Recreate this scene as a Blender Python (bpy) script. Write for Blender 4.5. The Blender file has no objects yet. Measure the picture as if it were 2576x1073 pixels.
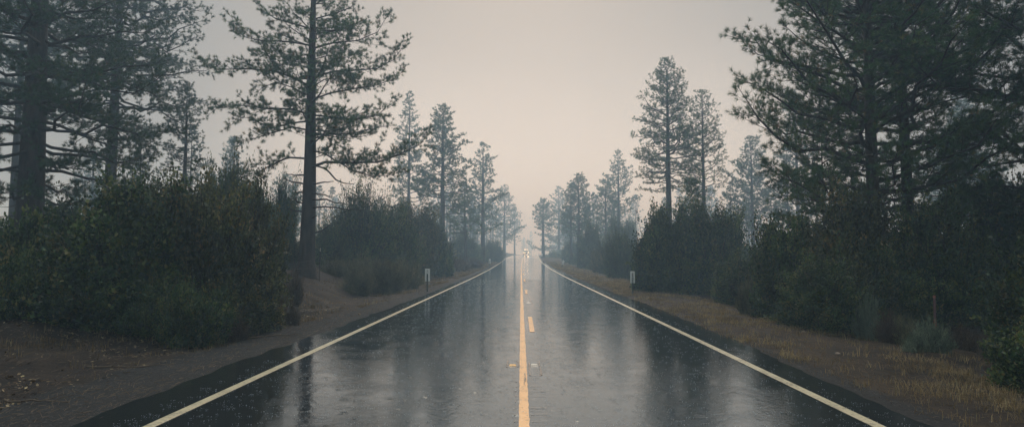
import bpy, math, random
import numpy as np
from mathutils import Vector, Matrix

C = bpy.context.scene.collection
D = bpy.data
sc = bpy.context.scene
PI = math.pi

# ------------------------------------------------------------------ camera numbers
CAM_H = 1.7
FV = 1643.0                       # focal length in units of a 2575-wide picture
YAW = math.atan(22.5 / FV)        # to the left
PITCH = math.atan(106.5 / FV)     # up
cF = np.array([-math.sin(YAW) * math.cos(PITCH), math.cos(YAW) * math.cos(PITCH), math.sin(PITCH)])
cR = np.array([math.cos(YAW), math.sin(YAW), 0.0])
cU = np.cross(cR, cF)

def at(vx, vy, Y):
    """world point at distance Y seen in direction (vx, vy)"""
    d = cF + (vx - 1287.5) / FV * cR + (536.5 - vy) / FV * cU
    t = Y / d[1]
    return np.array([d[0] * t, Y, CAM_H + d[2] * t])

# ------------------------------------------------------------------ noise and terrain
def _hash(ix, iy, seed):
    n = (ix.astype(np.int64) * 374761393 + iy.astype(np.int64) * 668265263 + seed * 974634777) & 0x7fffffff
    n = ((n ^ (n >> 13)) * 1274126177) & 0x7fffffff
    return ((n ^ (n >> 16)) & 0xffff) / 65535.0

def vnoise(x, y, seed=0):
    x = np.asarray(x, float); y = np.asarray(y, float)
    ix = np.floor(x); iy = np.floor(y); fx = x - ix; fy = y - iy
    fx = fx * fx * (3 - 2 * fx); fy = fy * fy * (3 - 2 * fy)
    a = _hash(ix, iy, seed); b = _hash(ix + 1, iy, seed); c = _hash(ix, iy + 1, seed); d = _hash(ix + 1, iy + 1, seed)
    return (a * (1 - fx) + b * fx) * (1 - fy) + (c * (1 - fx) + d * fx) * fy - 0.5

def fbm(x, y, seed=0, o=3):
    s = 0; a = 1.0
    for k in range(o):
        s = s + a * vnoise(np.asarray(x) * 2 ** k, np.asarray(y) * 2 ** k, seed + k * 7); a *= 0.5
    return s

def _smooth_interp(y, xs, ys):
    y = np.asarray(y, float)
    return (np.interp(y - 6, xs, ys) + np.interp(y, xs, ys) * 2 + np.interp(y + 6, xs, ys)) / 4

def road_z(y):
    return _smooth_interp(y, [-50, 52, 80, 109, 150, 200, 250, 350, 1300], [0, 0, .11, .42, 1.2, 1.78, 2.04, 1.2, -9])

def road_c(y):
    return _smooth_interp(y, [-50, 90, 150, 200, 250, 350, 450, 1300], [0, 0, .35, 1.4, 3.3, 10, 24, 260])

def ground_z(x, y):
    x = np.asarray(x, float); y = np.asarray(y, float)
    u = x - road_c(y)
    zl = np.interp(-u, [3.5, 4.2, 5.2, 6.4, 7.2, 8.6, 9.9, 12, 18, 40, 150, 400], [-.12, -.035, -.05, -.13, -.1, .45, .98, 1.1, 1.2, 1.7, 4, 8])
    zr_ = np.interp(u, [3.5, 4.1, 5.2, 6.5, 8, 9.5, 12, 16, 40, 150, 400], [-.12, -.035, .0, -.06, -.24, -.3, -.1, .3, 1.3, 4, 8])
    bank = np.interp(y, [-40, 8, 14, 20, 26, 60, 1000], [.25, .25, .35, .75, 1.0, 1.0, 1.1])
    z = np.where(u < 0, np.where(zl > 0, zl * bank, zl), zr_)
    a = np.clip((np.abs(u) - 4.6) / 3.0, 0, 1)
    z = z + a * (.16 * fbm(x / 1.7, y / 1.7, 3) + .05 * fbm(x / .45, y / .45, 9, 2)) + .012 * np.clip((np.abs(u) - 4.2), 0, 1) * fbm(x / .2, y / .2, 5, 2)
    a2 = np.clip((np.abs(u) - 12) / 20.0, 0, 1)
    z = z + a2 * 1.2 * fbm(x / 14, y / 14, 21, 2)
    return z + road_z(y)

def gz(x, y):
    return float(ground_z(np.array([x]), np.array([y]))[0])

# ------------------------------------------------------------------ mesh builder
class MB:
    def __init__(s):
        s.V = []; s.Q = []; s.T = []; s.tint = []; s.n = 0
    def add(s, v, quads=None, tris=None, tint=0.5):
        v = np.asarray(v, float).reshape(-1, 3)
        s.V.append(v)
        if quads is not None and len(quads): s.Q.append(np.asarray(quads, np.int64) + s.n)
        if tris is not None and len(tris): s.T.append(np.asarray(tris, np.int64) + s.n)
        t = np.full(len(v), tint, float) if np.isscalar(tint) else np.asarray(tint, float)
        s.tint.append(t); s.n += len(v)
        return s
    def arrays(s):
        V = np.concatenate(s.V) if s.V else np.zeros((0, 3))
        Q = np.concatenate(s.Q) if s.Q else np.zeros((0, 4), np.int64)
        T = np.concatenate(s.T) if s.T else np.zeros((0, 3), np.int64)
        return V, Q, T, np.concatenate(s.tint)
    def merge(s, arr, loc=(0, 0, 0), rot=0, scale=(1, 1, 1), tshift=0):
        V, Q, T, t = arr
        c, sn = math.cos(rot), math.sin(rot)
        W = V * np.array(scale)
        W = np.stack([W[:, 0] * c - W[:, 1] * sn + loc[0], W[:, 0] * sn + W[:, 1] * c + loc[1], W[:, 2] + loc[2]], 1)
        s.add(W, Q, T, t + tshift)
    def tube(s, P, r, k=8, tint=.5, cap=False):
        P = np.asarray(P, float); n = len(P)
        r = np.full(n, r, float) if np.isscalar(r) else np.asarray(r, float)
        tg = np.gradient(P, axis=0); tg /= (np.linalg.norm(tg, axis=1, keepdims=True) + 1e-9)
        ref = np.array([0, 0, 1.0]) if abs(tg[:, 2]).mean() < .8 else np.array([0, 1.0, 0])
        a = np.cross(tg, ref); a /= (np.linalg.norm(a, axis=1, keepdims=True) + 1e-9)
        b = np.cross(tg, a)
        th = np.arange(k) * 2 * PI / k
        ring = a[:, None, :] * np.cos(th)[None, :, None] + b[:, None, :] * np.sin(th)[None, :, None]
        V = P[:, None, :] + ring * r[:, None, None]
        i = np.arange(n - 1)[:, None]; j = np.arange(k)[None, :]; j2 = (j + 1) % k
        q = np.stack([i * k + j, i * k + j2, (i + 1) * k + j2, (i + 1) * k + j], -1).reshape(-1, 4)
        V = V.reshape(-1, 3)
        tr = None
        if cap:
            V = np.concatenate([V, P[:1], P[-1:]])
            jj = np.arange(k); j3 = (jj + 1) % k
            tr = np.concatenate([np.stack([np.full(k, n * k), j3, jj], 1), np.stack([np.full(k, n * k + 1), (n - 1) * k + jj, (n - 1) * k + j3], 1)])
        s.add(V, q, tr, tint); return s
    def sticks(s, A, B, r0, r1, k=3, tint=.5):
        A = np.asarray(A, float); B = np.asarray(B, float); n = len(A)
        if n == 0: return s
        t = B - A; t /= (np.linalg.norm(t, axis=1, keepdims=True) + 1e-9)
        ref = np.where(np.abs(t[:, 2:3]) < .8, np.array([[0, 0, 1.0]]), np.array([[1.0, 0, 0]]))
        a = np.cross(t, ref); a /= (np.linalg.norm(a, axis=1, keepdims=True) + 1e-9); b = np.cross(t, a)
        th = np.arange(k) * 2 * PI / k
        ring = a[:, None, :] * np.cos(th)[None, :, None] + b[:, None, :] * np.sin(th)[None, :, None]
        r0 = np.broadcast_to(r0, n)[:, None, None]; r1 = np.broadcast_to(r1, n)[:, None, None]
        V = np.concatenate([A[:, None] + ring * r0, B[:, None] + ring * r1], 1)
        base = (np.arange(n) * 2 * k)[:, None]; j = np.arange(k)[None, :]; j2 = (j + 1) % k
        q = np.stack([base + j, base + j2, base + k + j2, base + k + j], -1).reshape(-1, 4)
        s.add(V.reshape(-1, 3), q, None, tint); return s
    def box(s, lo, hi, tint=.5, M=None):
        x0, y0, z0 = lo; x1, y1, z1 = hi
        v = np.array([[x0, y0, z0], [x1, y0, z0], [x1, y1, z0], [x0, y1, z0], [x0, y0, z1], [x1, y0, z1], [x1, y1, z1], [x0, y1, z1]], float)
        s.add(v, [[0, 3, 2, 1], [4, 5, 6, 7], [0, 1, 5, 4], [1, 2, 6, 5], [2, 3, 7, 6], [3, 0, 4, 7]], None, tint); return s
    def build(s, name, mat, parent=None, smooth=False, loc=None):
        V, Q, T, t = s.arrays()
        me = D.meshes.new(name)
        me.vertices.add(len(V)); me.vertices.foreach_set('co', V.astype(np.float32).ravel())
        nl = len(Q) * 4 + len(T) * 3
        me.loops.add(nl); me.polygons.add(len(Q) + len(T))
        me.loops.foreach_set('vertex_index', np.concatenate([Q.ravel(), T.ravel()]).astype(np.int32))
        ls = np.concatenate([np.arange(len(Q)) * 4, len(Q) * 4 + np.arange(len(T)) * 3]).astype(np.int32)
        me.polygons.foreach_set('loop_start', ls)
        at_ = me.attributes.new('tint', 'FLOAT', 'POINT'); at_.data.foreach_set('value', t.astype(np.float32))
        me.update(calc_edges=True)
        me.polygons.foreach_set('use_smooth', np.full(len(me.polygons), bool(smooth)))
        me.materials.append(mat)
        o = D.objects.new(name, me); C.objects.link(o)
        if parent: o.parent = parent
        if loc is not None: o.location = loc
        return o

def tag(o, label=None, cat=None, group=None, kind=None):
    if label: o['label'] = label
    if cat: o['category'] = cat
    if group: o['group'] = group
    if kind: o['kind'] = kind
    return o

def empty(name, loc=(0, 0, 0), rz=0):
    o = D.objects.new(name, None); C.objects.link(o); o.location = loc; o.rotation_euler = (0, 0, rz); o.empty_display_size = .3
    return o

# ------------------------------------------------------------------ materials
def mat(name):
    m = D.materials.new(name); m.use_nodes = True
    nt = m.node_tree; b = nt.nodes['Principled BSDF']
    return m, nt, b

def N(nt, typ, **kw):
    n = nt.nodes.new(typ)
    for k, v in kw.items():
        if k.startswith('i_'):
            n.inputs[int(k[2:]) if k[2:].isdigit() else k[2:]].default_value = v
        else: setattr(n, k, v)
    return n

def ramp(nt, fac, stops):
    r = nt.nodes.new('ShaderNodeValToRGB'); e = r.color_ramp.elements
    e[0].position = stops[0][0]; e[0].color = (*stops[0][1], 1)
    e[1].position = stops[-1][0]; e[1].color = (*stops[-1][1], 1)
    for p, c in stops[1:-1]:
        k = e.new(p); k.color = (*c, 1)
    nt.links.new(fac, r.inputs[0]); return r

def noise(nt, scale, detail=3, rough=.5, coord='Object', stretch=None, obj=None):
    tc = nt.nodes.new('ShaderNodeTexCoord'); n = nt.nodes.new('ShaderNodeTexNoise')
    n.inputs['Scale'].default_value = scale; n.inputs['Detail'].default_value = detail; n.inputs['Roughness'].default_value = rough
    src = tc.outputs[coord]
    if stretch:
        mp = nt.nodes.new('ShaderNodeMapping'); mp.inputs['Scale'].default_value = stretch
        nt.links.new(src, mp.inputs[0]); src = mp.outputs[0]
    nt.links.new(src, n.inputs['Vector']); return n

def foliage_mat(name, stops, rough=.55, transl=.25, spec=.35):
    m, nt, b = mat(name)
    a = N(nt, 'ShaderNodeAttribute', attribute_name='tint')
    r = ramp(nt, a.outputs['Fac'], stops)
    nz = noise(nt, 1.1, 2, coord='Object')
    hs = nt.nodes.new('ShaderNodeHueSaturation')
    mr = N(nt, 'ShaderNodeMapRange'); mr.inputs['From Min'].default_value = .3; mr.inputs['From Max'].default_value = .7
    mr.inputs['To Min'].default_value = .6; mr.inputs['To Max'].default_value = 1.45
    nt.links.new(nz.outputs['Fac'], mr.inputs[0]); nt.links.new(mr.outputs[0], hs.inputs['Value']); nt.links.new(r.outputs[0], hs.inputs['Color'])
    nt.links.new(hs.outputs[0], b.inputs['Base Color'])
    b.inputs['Roughness'].default_value = rough; b.inputs['Specular IOR Level'].default_value = spec
    t = nt.nodes.new('ShaderNodeBsdfTranslucent'); nt.links.new(hs.outputs[0], t.inputs[0])
    mx = nt.nodes.new('ShaderNodeMixShader'); mx.inputs[0].default_value = transl
    nt.links.new(b.outputs[0], mx.inputs[1]); nt.links.new(t.outputs[0], mx.inputs[2])
    nt.links.new(mx.outputs[0], nt.nodes['Material Output'].inputs['Surface'])
    return m

M = {}
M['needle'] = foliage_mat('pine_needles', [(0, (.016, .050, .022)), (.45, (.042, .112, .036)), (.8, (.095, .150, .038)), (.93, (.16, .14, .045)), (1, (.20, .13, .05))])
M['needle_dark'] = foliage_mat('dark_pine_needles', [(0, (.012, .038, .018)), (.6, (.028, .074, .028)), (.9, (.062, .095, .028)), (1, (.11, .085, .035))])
M['leaf_dark'] = foliage_mat('dark_leaves', [(0, (.010, .030, .012)), (.45, (.042, .092, .026)), (.8, (.130, .165, .040)), (1, (.20, .17, .06))], spec=.5)
M['leaf_olive'] = foliage_mat('olive_leaves', [(0, (.026, .038, .018)), (.45, (.070, .085, .030)), (.8, (.15, .145, .045)), (1, (.24, .16, .06))], spec=.5)
M['sage'] = foliage_mat('sage_leaves', [(0, (.07, .10, .07)), (.5, (.15, .20, .14)), (1, (.26, .30, .2))])
M['scrub'] = foliage_mat('olive_scrub', [(0, (.07, .08, .045)), (.6, (.15, .155, .085)), (1, (.26, .22, .12))])
M['brown_twig'] = foliage_mat('dead_brush', [(0, (.05, .038, .026)), (.6, (.10, .072, .045)), (1, (.17, .12, .07))], transl=.1)
M['straw'] = foliage_mat('dry_grass', [(0, (.08, .058, .03)), (.5, (.21, .155, .075)), (.85, (.42, .33, .17)), (1, (.14, .15, .07))], transl=.3)
M['litter'] = foliage_mat('fallen_leaf', [(0, (.05, .032, .018)), (.6, (.12, .085, .04)), (1, (.36, .30, .16))], transl=.1)

def bark_mat(name, c0, c1, scale=1.0):
    m, nt, b = mat(name)
    n1 = noise(nt, 5 * scale, 5, .65, stretch=(1, 1, .22)); n2 = noise(nt, 22 * scale, 3, .6, stretch=(1, 1, .3))
    r = ramp(nt, n1.outputs['Fac'], [(.36, c0), (.62, c1)])
    nt.links.new(r.outputs[0], b.inputs['Base Color']); b.inputs['Roughness'].default_value = .8
    mx = N(nt, 'ShaderNodeMath', operation='MULTIPLY_ADD'); mx.inputs[1].default_value = .4
    nt.links.new(n2.outputs['Fac'], mx.inputs[0]); nt.links.new(n1.outputs['Fac'], mx.inputs[2])
    bp = N(nt, 'ShaderNodeBump'); bp.inputs['Strength'].default_value = .9; bp.inputs['Distance'].default_value = .06
    nt.links.new(mx.outputs[0], bp.inputs['Height']); nt.links.new(bp.outputs[0], b.inputs['Normal'])
    return m
M['bark'] = bark_mat('pine_bark', (.010, .008, .008), (.050, .035, .028))
M['twig'] = bark_mat('branch_bark', (.012, .010, .009), (.040, .031, .025), 3)

def plain(name, col, rough=.5, metal=0, nz=None, emis=None):
    m, nt, b = mat(name)
    b.inputs['Base Color'].default_value = (*col, 1); b.inputs['Roughness'].default_value = rough; b.inputs['Metallic'].default_value = metal
    if nz:
        n = noise(nt, nz, 4, .6); r = ramp(nt, n.outputs['Fac'], [(.3, tuple(c * .62 for c in col)), (.62, col)])
        nt.links.new(r.outputs[0], b.inputs['Base Color'])
    if emis:
        b.inputs['Emission Color'].default_value = (*emis[0], 1); b.inputs['Emission Strength'].default_value = emis[1]
    return m

# --- ground
def ground_mat():
    m, nt, b = mat('soil_and_litter')
    L = nt.links.new
    big = noise(nt, .35, 4, .6); mid = noise(nt, 2.3, 5, .65); fine = noise(nt, 28, 4, .7)
    soil = ramp(nt, mid.outputs['Fac'], [(.3, (.007, .006, .006)), (.5, (.017, .013, .011)), (.7, (.040, .029, .022))])
    fr = ramp(nt, fine.outputs['Fac'], [(.35, (.42, .40, .38)), (.65, (1.3, 1.25, 1.15))])
    mul = N(nt, 'ShaderNodeMix', data_type='RGBA', blend_type='MULTIPLY'); mul.inputs['Factor'].default_value = 1
    L(soil.outputs[0], mul.inputs['A']); L(fr.outputs[0], mul.inputs['B'])
    dead = ramp(nt, fine.outputs['Fac'], [(.3, (.02, .014, .009)), (.7, (.075, .052, .028))])
    br = ramp(nt, big.outputs['Fac'], [(.46, (0, 0, 0)), (.62, (.7, .7, .7))])
    mix = N(nt, 'ShaderNodeMix', data_type='RGBA'); L(br.outputs[0], mix.inputs['Factor']); L(mul.outputs['Result'], mix.inputs['A']); L(dead.outputs[0], mix.inputs['B'])
    # grey gravel shoulder lies beside the pavement: its own attribute on the sheet
    at_ = N(nt, 'ShaderNodeAttribute', attribute_name='tint')
    vor = N(nt, 'ShaderNodeTexVoronoi'); vor.inputs['Scale'].default_value = 38
    tc = nt.nodes.new('ShaderNodeTexCoord'); L(tc.outputs['Object'], vor.inputs['Vector'])
    gv = ramp(nt, vor.outputs['Color'], [(.1, (.006, .007, .008)), (.8, (.018, .020, .022)), (.97, (.085, .082, .08))])
    mix2 = N(nt, 'ShaderNodeMix', data_type='RGBA')
    nf = N(nt, 'ShaderNodeMath', operation='MULTIPLY_ADD'); nf.inputs[1].default_value = 1.2
    sb = N(nt, 'ShaderNodeMath', operation='SUBTRACT'); sb.inputs[1].default_value = .5
    L(mid.outputs['Fac'], sb.inputs[0]); L(sb.outputs[0], nf.inputs[0]); L(at_.outputs['Fac'], nf.inputs[2])
    gr = ramp(nt, nf.outputs[0], [(.35, (0, 0, 0)), (.65, (1, 1, 1))])
    L(gr.outputs[0], mix2.inputs['Factor']); L(mix.outputs['Result'], mix2.inputs['A']); L(gv.outputs[0], mix2.inputs['B'])
    L(mix2.outputs['Result'], b.inputs['Base Color'])
    b.inputs['Roughness'].default_value = .85; b.inputs['Specular IOR Level'].default_value = .2
    ad = N(nt, 'ShaderNodeMath', operation='MULTIPLY_ADD'); ad.inputs[1].default_value = .35
    L(fine.outputs['Fac'], ad.inputs[0]); L(mid.outputs['Fac'], ad.inputs[2])
    bp = N(nt, 'ShaderNodeBump'); bp.inputs['Strength'].default_value = .8; bp.inputs['Distance'].default_value = .05
    L(ad.outputs[0], bp.inputs['Height']); L(bp.outputs[0], b.inputs['Normal'])
    return m
M['ground'] = ground_mat()

# --- wet asphalt
def ripple_bump(nt, strength=1.0, ring=True):
    """fine asphalt grain, wind ripples and rain-drop rings in the water film; returns the last bump node"""
    L = nt.links.new
    tc = nt.nodes.new('ShaderNodeTexCoord')
    n1 = noise(nt, 10, 4, .65); n2 = noise(nt, 42, 2, .5)
    b1 = N(nt, 'ShaderNodeBump'); b1.inputs['Strength'].default_value = .5 * strength; b1.inputs['Distance'].default_value = .0055
    L(n1.outputs['Fac'], b1.inputs['Height'])
    pz = noise(nt, 1.3, 4, .6); ps = N(nt, 'ShaderNodeMapRange'); ps.inputs['From Min'].default_value = .38; ps.inputs['From Max'].default_value = .62
    ps.inputs['To Min'].default_value = .22 * strength; ps.inputs['To Max'].default_value = .85 * strength
    L(pz.outputs['Fac'], ps.inputs[0]); L(ps.outputs[0], b1.inputs['Strength'])
    b2 = N(nt, 'ShaderNodeBump'); b2.inputs['Strength'].default_value = .5 * strength; b2.inputs['Distance'].default_value = .0005
    L(n2.outputs['Fac'], b2.inputs['Height']); L(b1.outputs[0], b2.inputs['Normal'])
    v = N(nt, 'ShaderNodeTexVoronoi'); v.inputs['Scale'].default_value = 5.2; L(tc.outputs['Object'], v.inputs['Vector'])
    w = N(nt, 'ShaderNodeMath', operation='MULTIPLY'); w.inputs[1].default_value = 30; L(v.outputs['Distance'], w.inputs[0])
    sn = N(nt, 'ShaderNodeMath', operation='SINE'); L(w.outputs[0], sn.inputs[0])
    sx = N(nt, 'ShaderNodeSeparateColor'); L(v.outputs['Color'], sx.inputs[0])
    th = N(nt, 'ShaderNodeMapRange'); th.inputs['From Min'].default_value = .45; th.inputs['From Max'].default_value = 1.0; L(sx.outputs[0], th.inputs[0])
    fo = N(nt, 'ShaderNodeMapRange'); fo.inputs['From Min'].default_value = .42; fo.inputs['From Max'].default_value = .05; L(v.outputs['Distance'], fo.inputs[0])
    m1 = N(nt, 'ShaderNodeMath', operation='MULTIPLY'); L(sn.outputs[0], m1.inputs[0]); L(th.outputs[0], m1.inputs[1])
    m2 = N(nt, 'ShaderNodeMath', operation='MULTIPLY'); L(m1.outputs[0], m2.inputs[0]); L(fo.outputs[0], m2.inputs[1])
    b3 = N(nt, 'ShaderNodeBump'); b3.inputs['Strength'].default_value = .6; b3.inputs['Distance'].default_value = .0020
    L(m2.outputs[0], b3.inputs['Height']); L(b2.outputs[0], b3.inputs['Normal'])
    return b3

def asphalt_mat():
    m, nt, b = mat('wet_asphalt'); L = nt.links.new
    n = noise(nt, 24, 5, .8); big = noise(nt, 1.6, 5, .65)
    r = ramp(nt, n.outputs['Fac'], [(.38, (.003, .004, .005)), (.64, (.034, .037, .040))]); L(r.outputs[0], b.inputs['Base Color'])
    rr = N(nt, 'ShaderNodeMapRange'); rr.inputs['From Min'].default_value = .35; rr.inputs['From Max'].default_value = .68
    rr.inputs['To Min'].default_value = .03; rr.inputs['To Max'].default_value = .07
    L(big.outputs['Fac'], rr.inputs[0]); L(rr.outputs[0], b.inputs['Roughness'])
    b.inputs['IOR'].default_value = 3.2; b.inputs['Specular Tint'].default_value = (.80, .93, 1, 1)
    L(ripple_bump(nt).outputs[0], b.inputs['Normal'])
    return m
M['asphalt'] = asphalt_mat()

def paint_mat(name, col, worn):
    m, nt, b = mat(name); L = nt.links.new
    n = noise(nt, 26, 5, .7); n2 = noise(nt, 3, 3, .6)
    ad = N(nt, 'ShaderNodeMath', operation='MULTIPLY_ADD'); ad.inputs[1].default_value = .6; L(n2.outputs['Fac'], ad.inputs[0]); L(n.outputs['Fac'], ad.inputs[2])
    r = ramp(nt, ad.outputs[0], [(worn, tuple(c * .45 for c in col)), (worn + .16, col)]); L(r.outputs[0], b.inputs['Base Color'])
    b.inputs['Roughness'].default_value = .28; b.inputs['IOR'].default_value = 1.4
    L(ripple_bump(nt, .8).outputs[0], b.inputs['Normal'])
    return m
M['yellow'] = paint_mat('yellow_road_paint', (.80, .42, .13), .62)
M['cream'] = paint_mat('cream_road_paint', (.62, .56, .40), .64)
M['seam'] = plain('water_filled_seam', (.07, .075, .08), .02)
M['litter_wood'] = plain('dead_wood', (.11, .08, .055), .8, nz=14)
M['drop'] = plain('water_drops', (.55, .60, .62), .08)
M['groove'] = plain('groove_shadow_tar', (.012, .012, .013), .35)
M['trim_white'] = plain('white_sheet', (.93, .93, .90), .4)
M['trim_grey'] = plain('grey_reflector', (.30, .29, .27), .3)
M['post_green'] = plain('green_steel', (.025, .055, .042), .45, nz=15)
M['old_grey'] = plain('weathered_plate', (.5, .51, .5), .5, nz=12)
M['rust'] = plain('rusty_brown', (.40, .15, .10), .6, nz=20)
M['rust_dark'] = plain('dark_band', (.16, .08, .08), .6, nz=20)
M['steel'] = plain('fence_steel', (.045, .04, .038), .6, nz=20)
M['stake_tip'] = plain('pale_tip', (.42, .40, .28), .5)
M['stone'] = plain('pale_stone', (.28, .22, .18), .8, nz=12)
M['gravel'] = plain('gravel_stones', (.07, .065, .06), .75, nz=8)
M['amber'] = plain('amber_reflector', (.75, .38, .04), .25)
M['clear_refl'] = plain('clear_reflector', (.5, .48, .42), .25)
M['car_paint'] = plain('pale_car_paint', (.55, .54, .50), .3)
M['car_glass'] = plain('windscreen_glass', (.02, .024, .028), .08)
M['tyre'] = plain('black_rubber', (.02, .02, .02), .7)
M['chrome'] = plain('bumper_grey', (.10, .10, .10), .35)
M['lamp'] = plain('lit_lamp', (.9, .85, .7), .3, emis=((1.0, .80, .54), 9.0))
M['lamp_dim'] = plain('lit_fog_lamp', (.9, .85, .7), .3, emis=((1.0, .84, .62), 5))

# ------------------------------------------------------------------ setting: ground, road, markings
def axis_steps(parts):
    out = []
    for a, b, st in parts: out += list(np.arange(a, b, st))
    return np.array(out + [parts[-1][1]])

xs = axis_steps([(-420, -120, 20), (-120, -40, 5), (-40, -18, 1.2), (-18, -9, .35), (-9, -3.6, .16), (-3.6, 3.6, 1.2), (3.6, 9, .16), (9, 18, .35), (18, 40, 1.2), (40, 120, 5), (120, 420, 20)])
ys = axis_steps([(-60, 0, 5), (0, 5, .6), (5, 30, .18), (30, 60, .45), (60, 130, 1.6), (130, 300, 5), (300, 900, 25)])
US, YS = np.meshgrid(xs, ys)
XS = US + road_c(YS)
ZS = ground_z(XS, YS)
ny, nx = US.shape
gm = MB()
idx = np.arange(ny * nx).reshape(ny, nx)
q = np.stack([idx[:-1, :-1], idx[:-1, 1:], idx[1:, 1:], idx[1:, :-1]], -1).reshape(-1, 4)
gw_left = np.interp(YS, [0, 10, 16, 25, 45, 90], [7.2, 6.6, 6.0, 5.5, 5.0, 4.7])      # outer edge of the gravel
tl = np.clip((gw_left + US) / .5, 0, 1)
gw_right = np.interp(YS, [0, 12, 40], [4.6, 4.75, 4.6])
tr_ = np.clip((gw_right - US) / .3, 0, 1)
gm.add(np.stack([XS, YS, ZS], -1).reshape(-1, 3), q, None, (np.where(US < 0, tl, tr_)).reshape(-1))
tag(gm.build('ground', M['ground'], smooth=True), kind='structure')

def ribbon(ya, yb, fa, fb, dz, step=.25, skirt=0.0, zf=road_z):
    """a strip along the road between offsets fa(y) and fb(y)"""
    m = MB(); y = ya; L_ = []
    while y < yb:
        L_.append(y); y += step * (1 if y < 30 else (2.5 if y < 90 else 10))
    L_.append(yb); yy = np.array(L_)
    a = fa(yy) if callable(fa) else np.full(len(yy), fa); b = fb(yy) if callable(fb) else np.full(len(yy), fb)
    c = road_c(yy); z = zf(yy) + dz
    cols = [np.stack([c + a, yy, z], 1), np.stack([c + b, yy, z], 1)]
    if skirt:
        cols = [np.stack([c + a - .03, yy, z - skirt], 1)] + cols + [np.stack([c + b + .03, yy, z - skirt], 1)]
    k = len(cols); V = np.stack(cols, 1).reshape(-1, 3); n = len(yy)
    ii = np.arange(n - 1)[:, None]; jj = np.arange(k - 1)[None, :]
    qq = np.stack([ii * k + jj, ii * k + jj + 1, (ii + 1) * k + jj + 1, (ii + 1) * k + jj], -1).reshape(-1, 4)
    m.add(V, qq, None); return m

def edge_l(y): return -(np.interp(y, [0, 12, 20, 40, 90], [4.45, 4.5, 4.3, 4.15, 4.1]) + .12 * fbm(y / .6, y * 0 + 3, 31, 4) + .10 * fbm(y / 5, y * 0 + 8, 33, 2))
def edge_r(y): return np.interp(y, [0, 7, 12, 20, 40, 90], [4.1, 4.15, 4.3, 4.45, 4.2, 4.0]) + .11 * fbm(y / .5, y * 0 + 3, 41, 4) + .10 * fbm(y / 5, y * 0 + 8, 43, 2)
tag(ribbon(-40, 700, edge_l, edge_r, 0, .15, skirt=.09).build('road', M['asphalt']), kind='structure')
tag(ribbon(-40, 700, -3.78, -3.65, .004, 1).build('edge_line', M['cream']), kind='structure')
tag(ribbon(-40, 700, 3.51, 3.64, .004, 1).build('edge_line', M['cream']), kind='structure')
tag(ribbon(-40, 700, lambda y: -.022 + .006 * fbm(y / .14, y * 0, 51, 2), lambda y: .085 + .008 * fbm(y / .11, y * 0, 52, 2), .004, .06).build('centre_line', M['yellow']), kind='structure')
dm = MB()
for k in range(-2, 30):
    y0 = 14.8 + 14.65 * k
    rb = ribbon(y0, y0 + 3.66, lambda y: .195 + .006 * fbm(y / .13, y * 0, 61, 2), lambda y: .305 + .006 * fbm(y / .13, y * 0, 62, 2), .004, .1)
    V, Q, T, t = rb.arrays(); dm.add(V, Q)
tag(dm.build('dashed_line', M['yellow']), kind='structure')

# milled rumble grooves across the centre line, and cracked sealer
rng = np.random.default_rng(5)
rg = MB()
def scribble(x0, y0, x1, y1, w, jit, dz=.0075):
    n = max(3, int(math.hypot(x1 - x0, y1 - y0) / .02))
    t = np.linspace(0, 1, n)
    px = x0 + (x1 - x0) * t + rng.normal(0, jit, n); py = y0 + (y1 - y0) * t + rng.normal(0, jit, n)
    dx, dy = (x1 - x0), (y1 - y0); L_ = math.hypot(dx, dy); nx_, ny_ = -dy / L_, dx / L_
    ww = w * (.35 + rng.random(n)) / 2
    V = np.empty((n, 2, 3)); V[:, 0] = np.stack([px - nx_ * ww, py - ny_ * ww, np.full(n, dz)], 1); V[:, 1] = np.stack([px + nx_ * ww, py + ny_ * ww, np.full(n, dz)], 1)
    i = np.arange(n - 1) * 2
    rg.add(V.reshape(-1, 3), np.stack([i, i + 1, i + 3, i + 2], 1))
for k in range(17):
    y = 4.1 + k * .305
    w = .007 + .006 * rng.random()
    fade = .8
    if rng.random() < fade:
        scribble(.10, y, .30 + rng.normal(0, .015), y + rng.normal(0, .01), w, .004)
        scribble(-.06, y, -.03, y, w, .006)
    if y < 9.3:
        scribble(-.07, y - .02, -.065, y + .03, .010, .006)
scribble(.04, 8.7, .062, 9.6, .012, .008); scribble(.062, 9.0, .07, 9.25, .01, .008)
tag(rg.build('rumble_grooves', M['groove']), kind='structure')
# hairline seams across the lanes
rg = MB()
for y, x0, x1 in ((17.5, 1.2, 4.0), (21, -3.9, -1.5), (23.2, .8, 3.4), (28, -3.4, -.6), (33, .6, 3.9), (38, -4, -1), (12.6, 3.7, 4.4), (15.5, -3.6, -1.9)):
    n = 60; t = np.linspace(0, 1, n); px = x0 + (x1 - x0) * t; py = y + .5 * fbm(px / 1.3, px * 0 + y, 7, 3); w_ = .010 * (.4 + rng.random(n)) * (1 + y / 30)
    V = np.stack([np.stack([px, py - w_, np.full(n, .003)], 1), np.stack([px, py + w_, np.full(n, .003)], 1)], 1).reshape(-1, 3)
    i = np.arange(n - 1) * 2; rg.add(V, np.stack([i, i + 2, i + 3, i + 1], 1))
tag(rg.build('road_seams', M['seam']), kind='structure')

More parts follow.
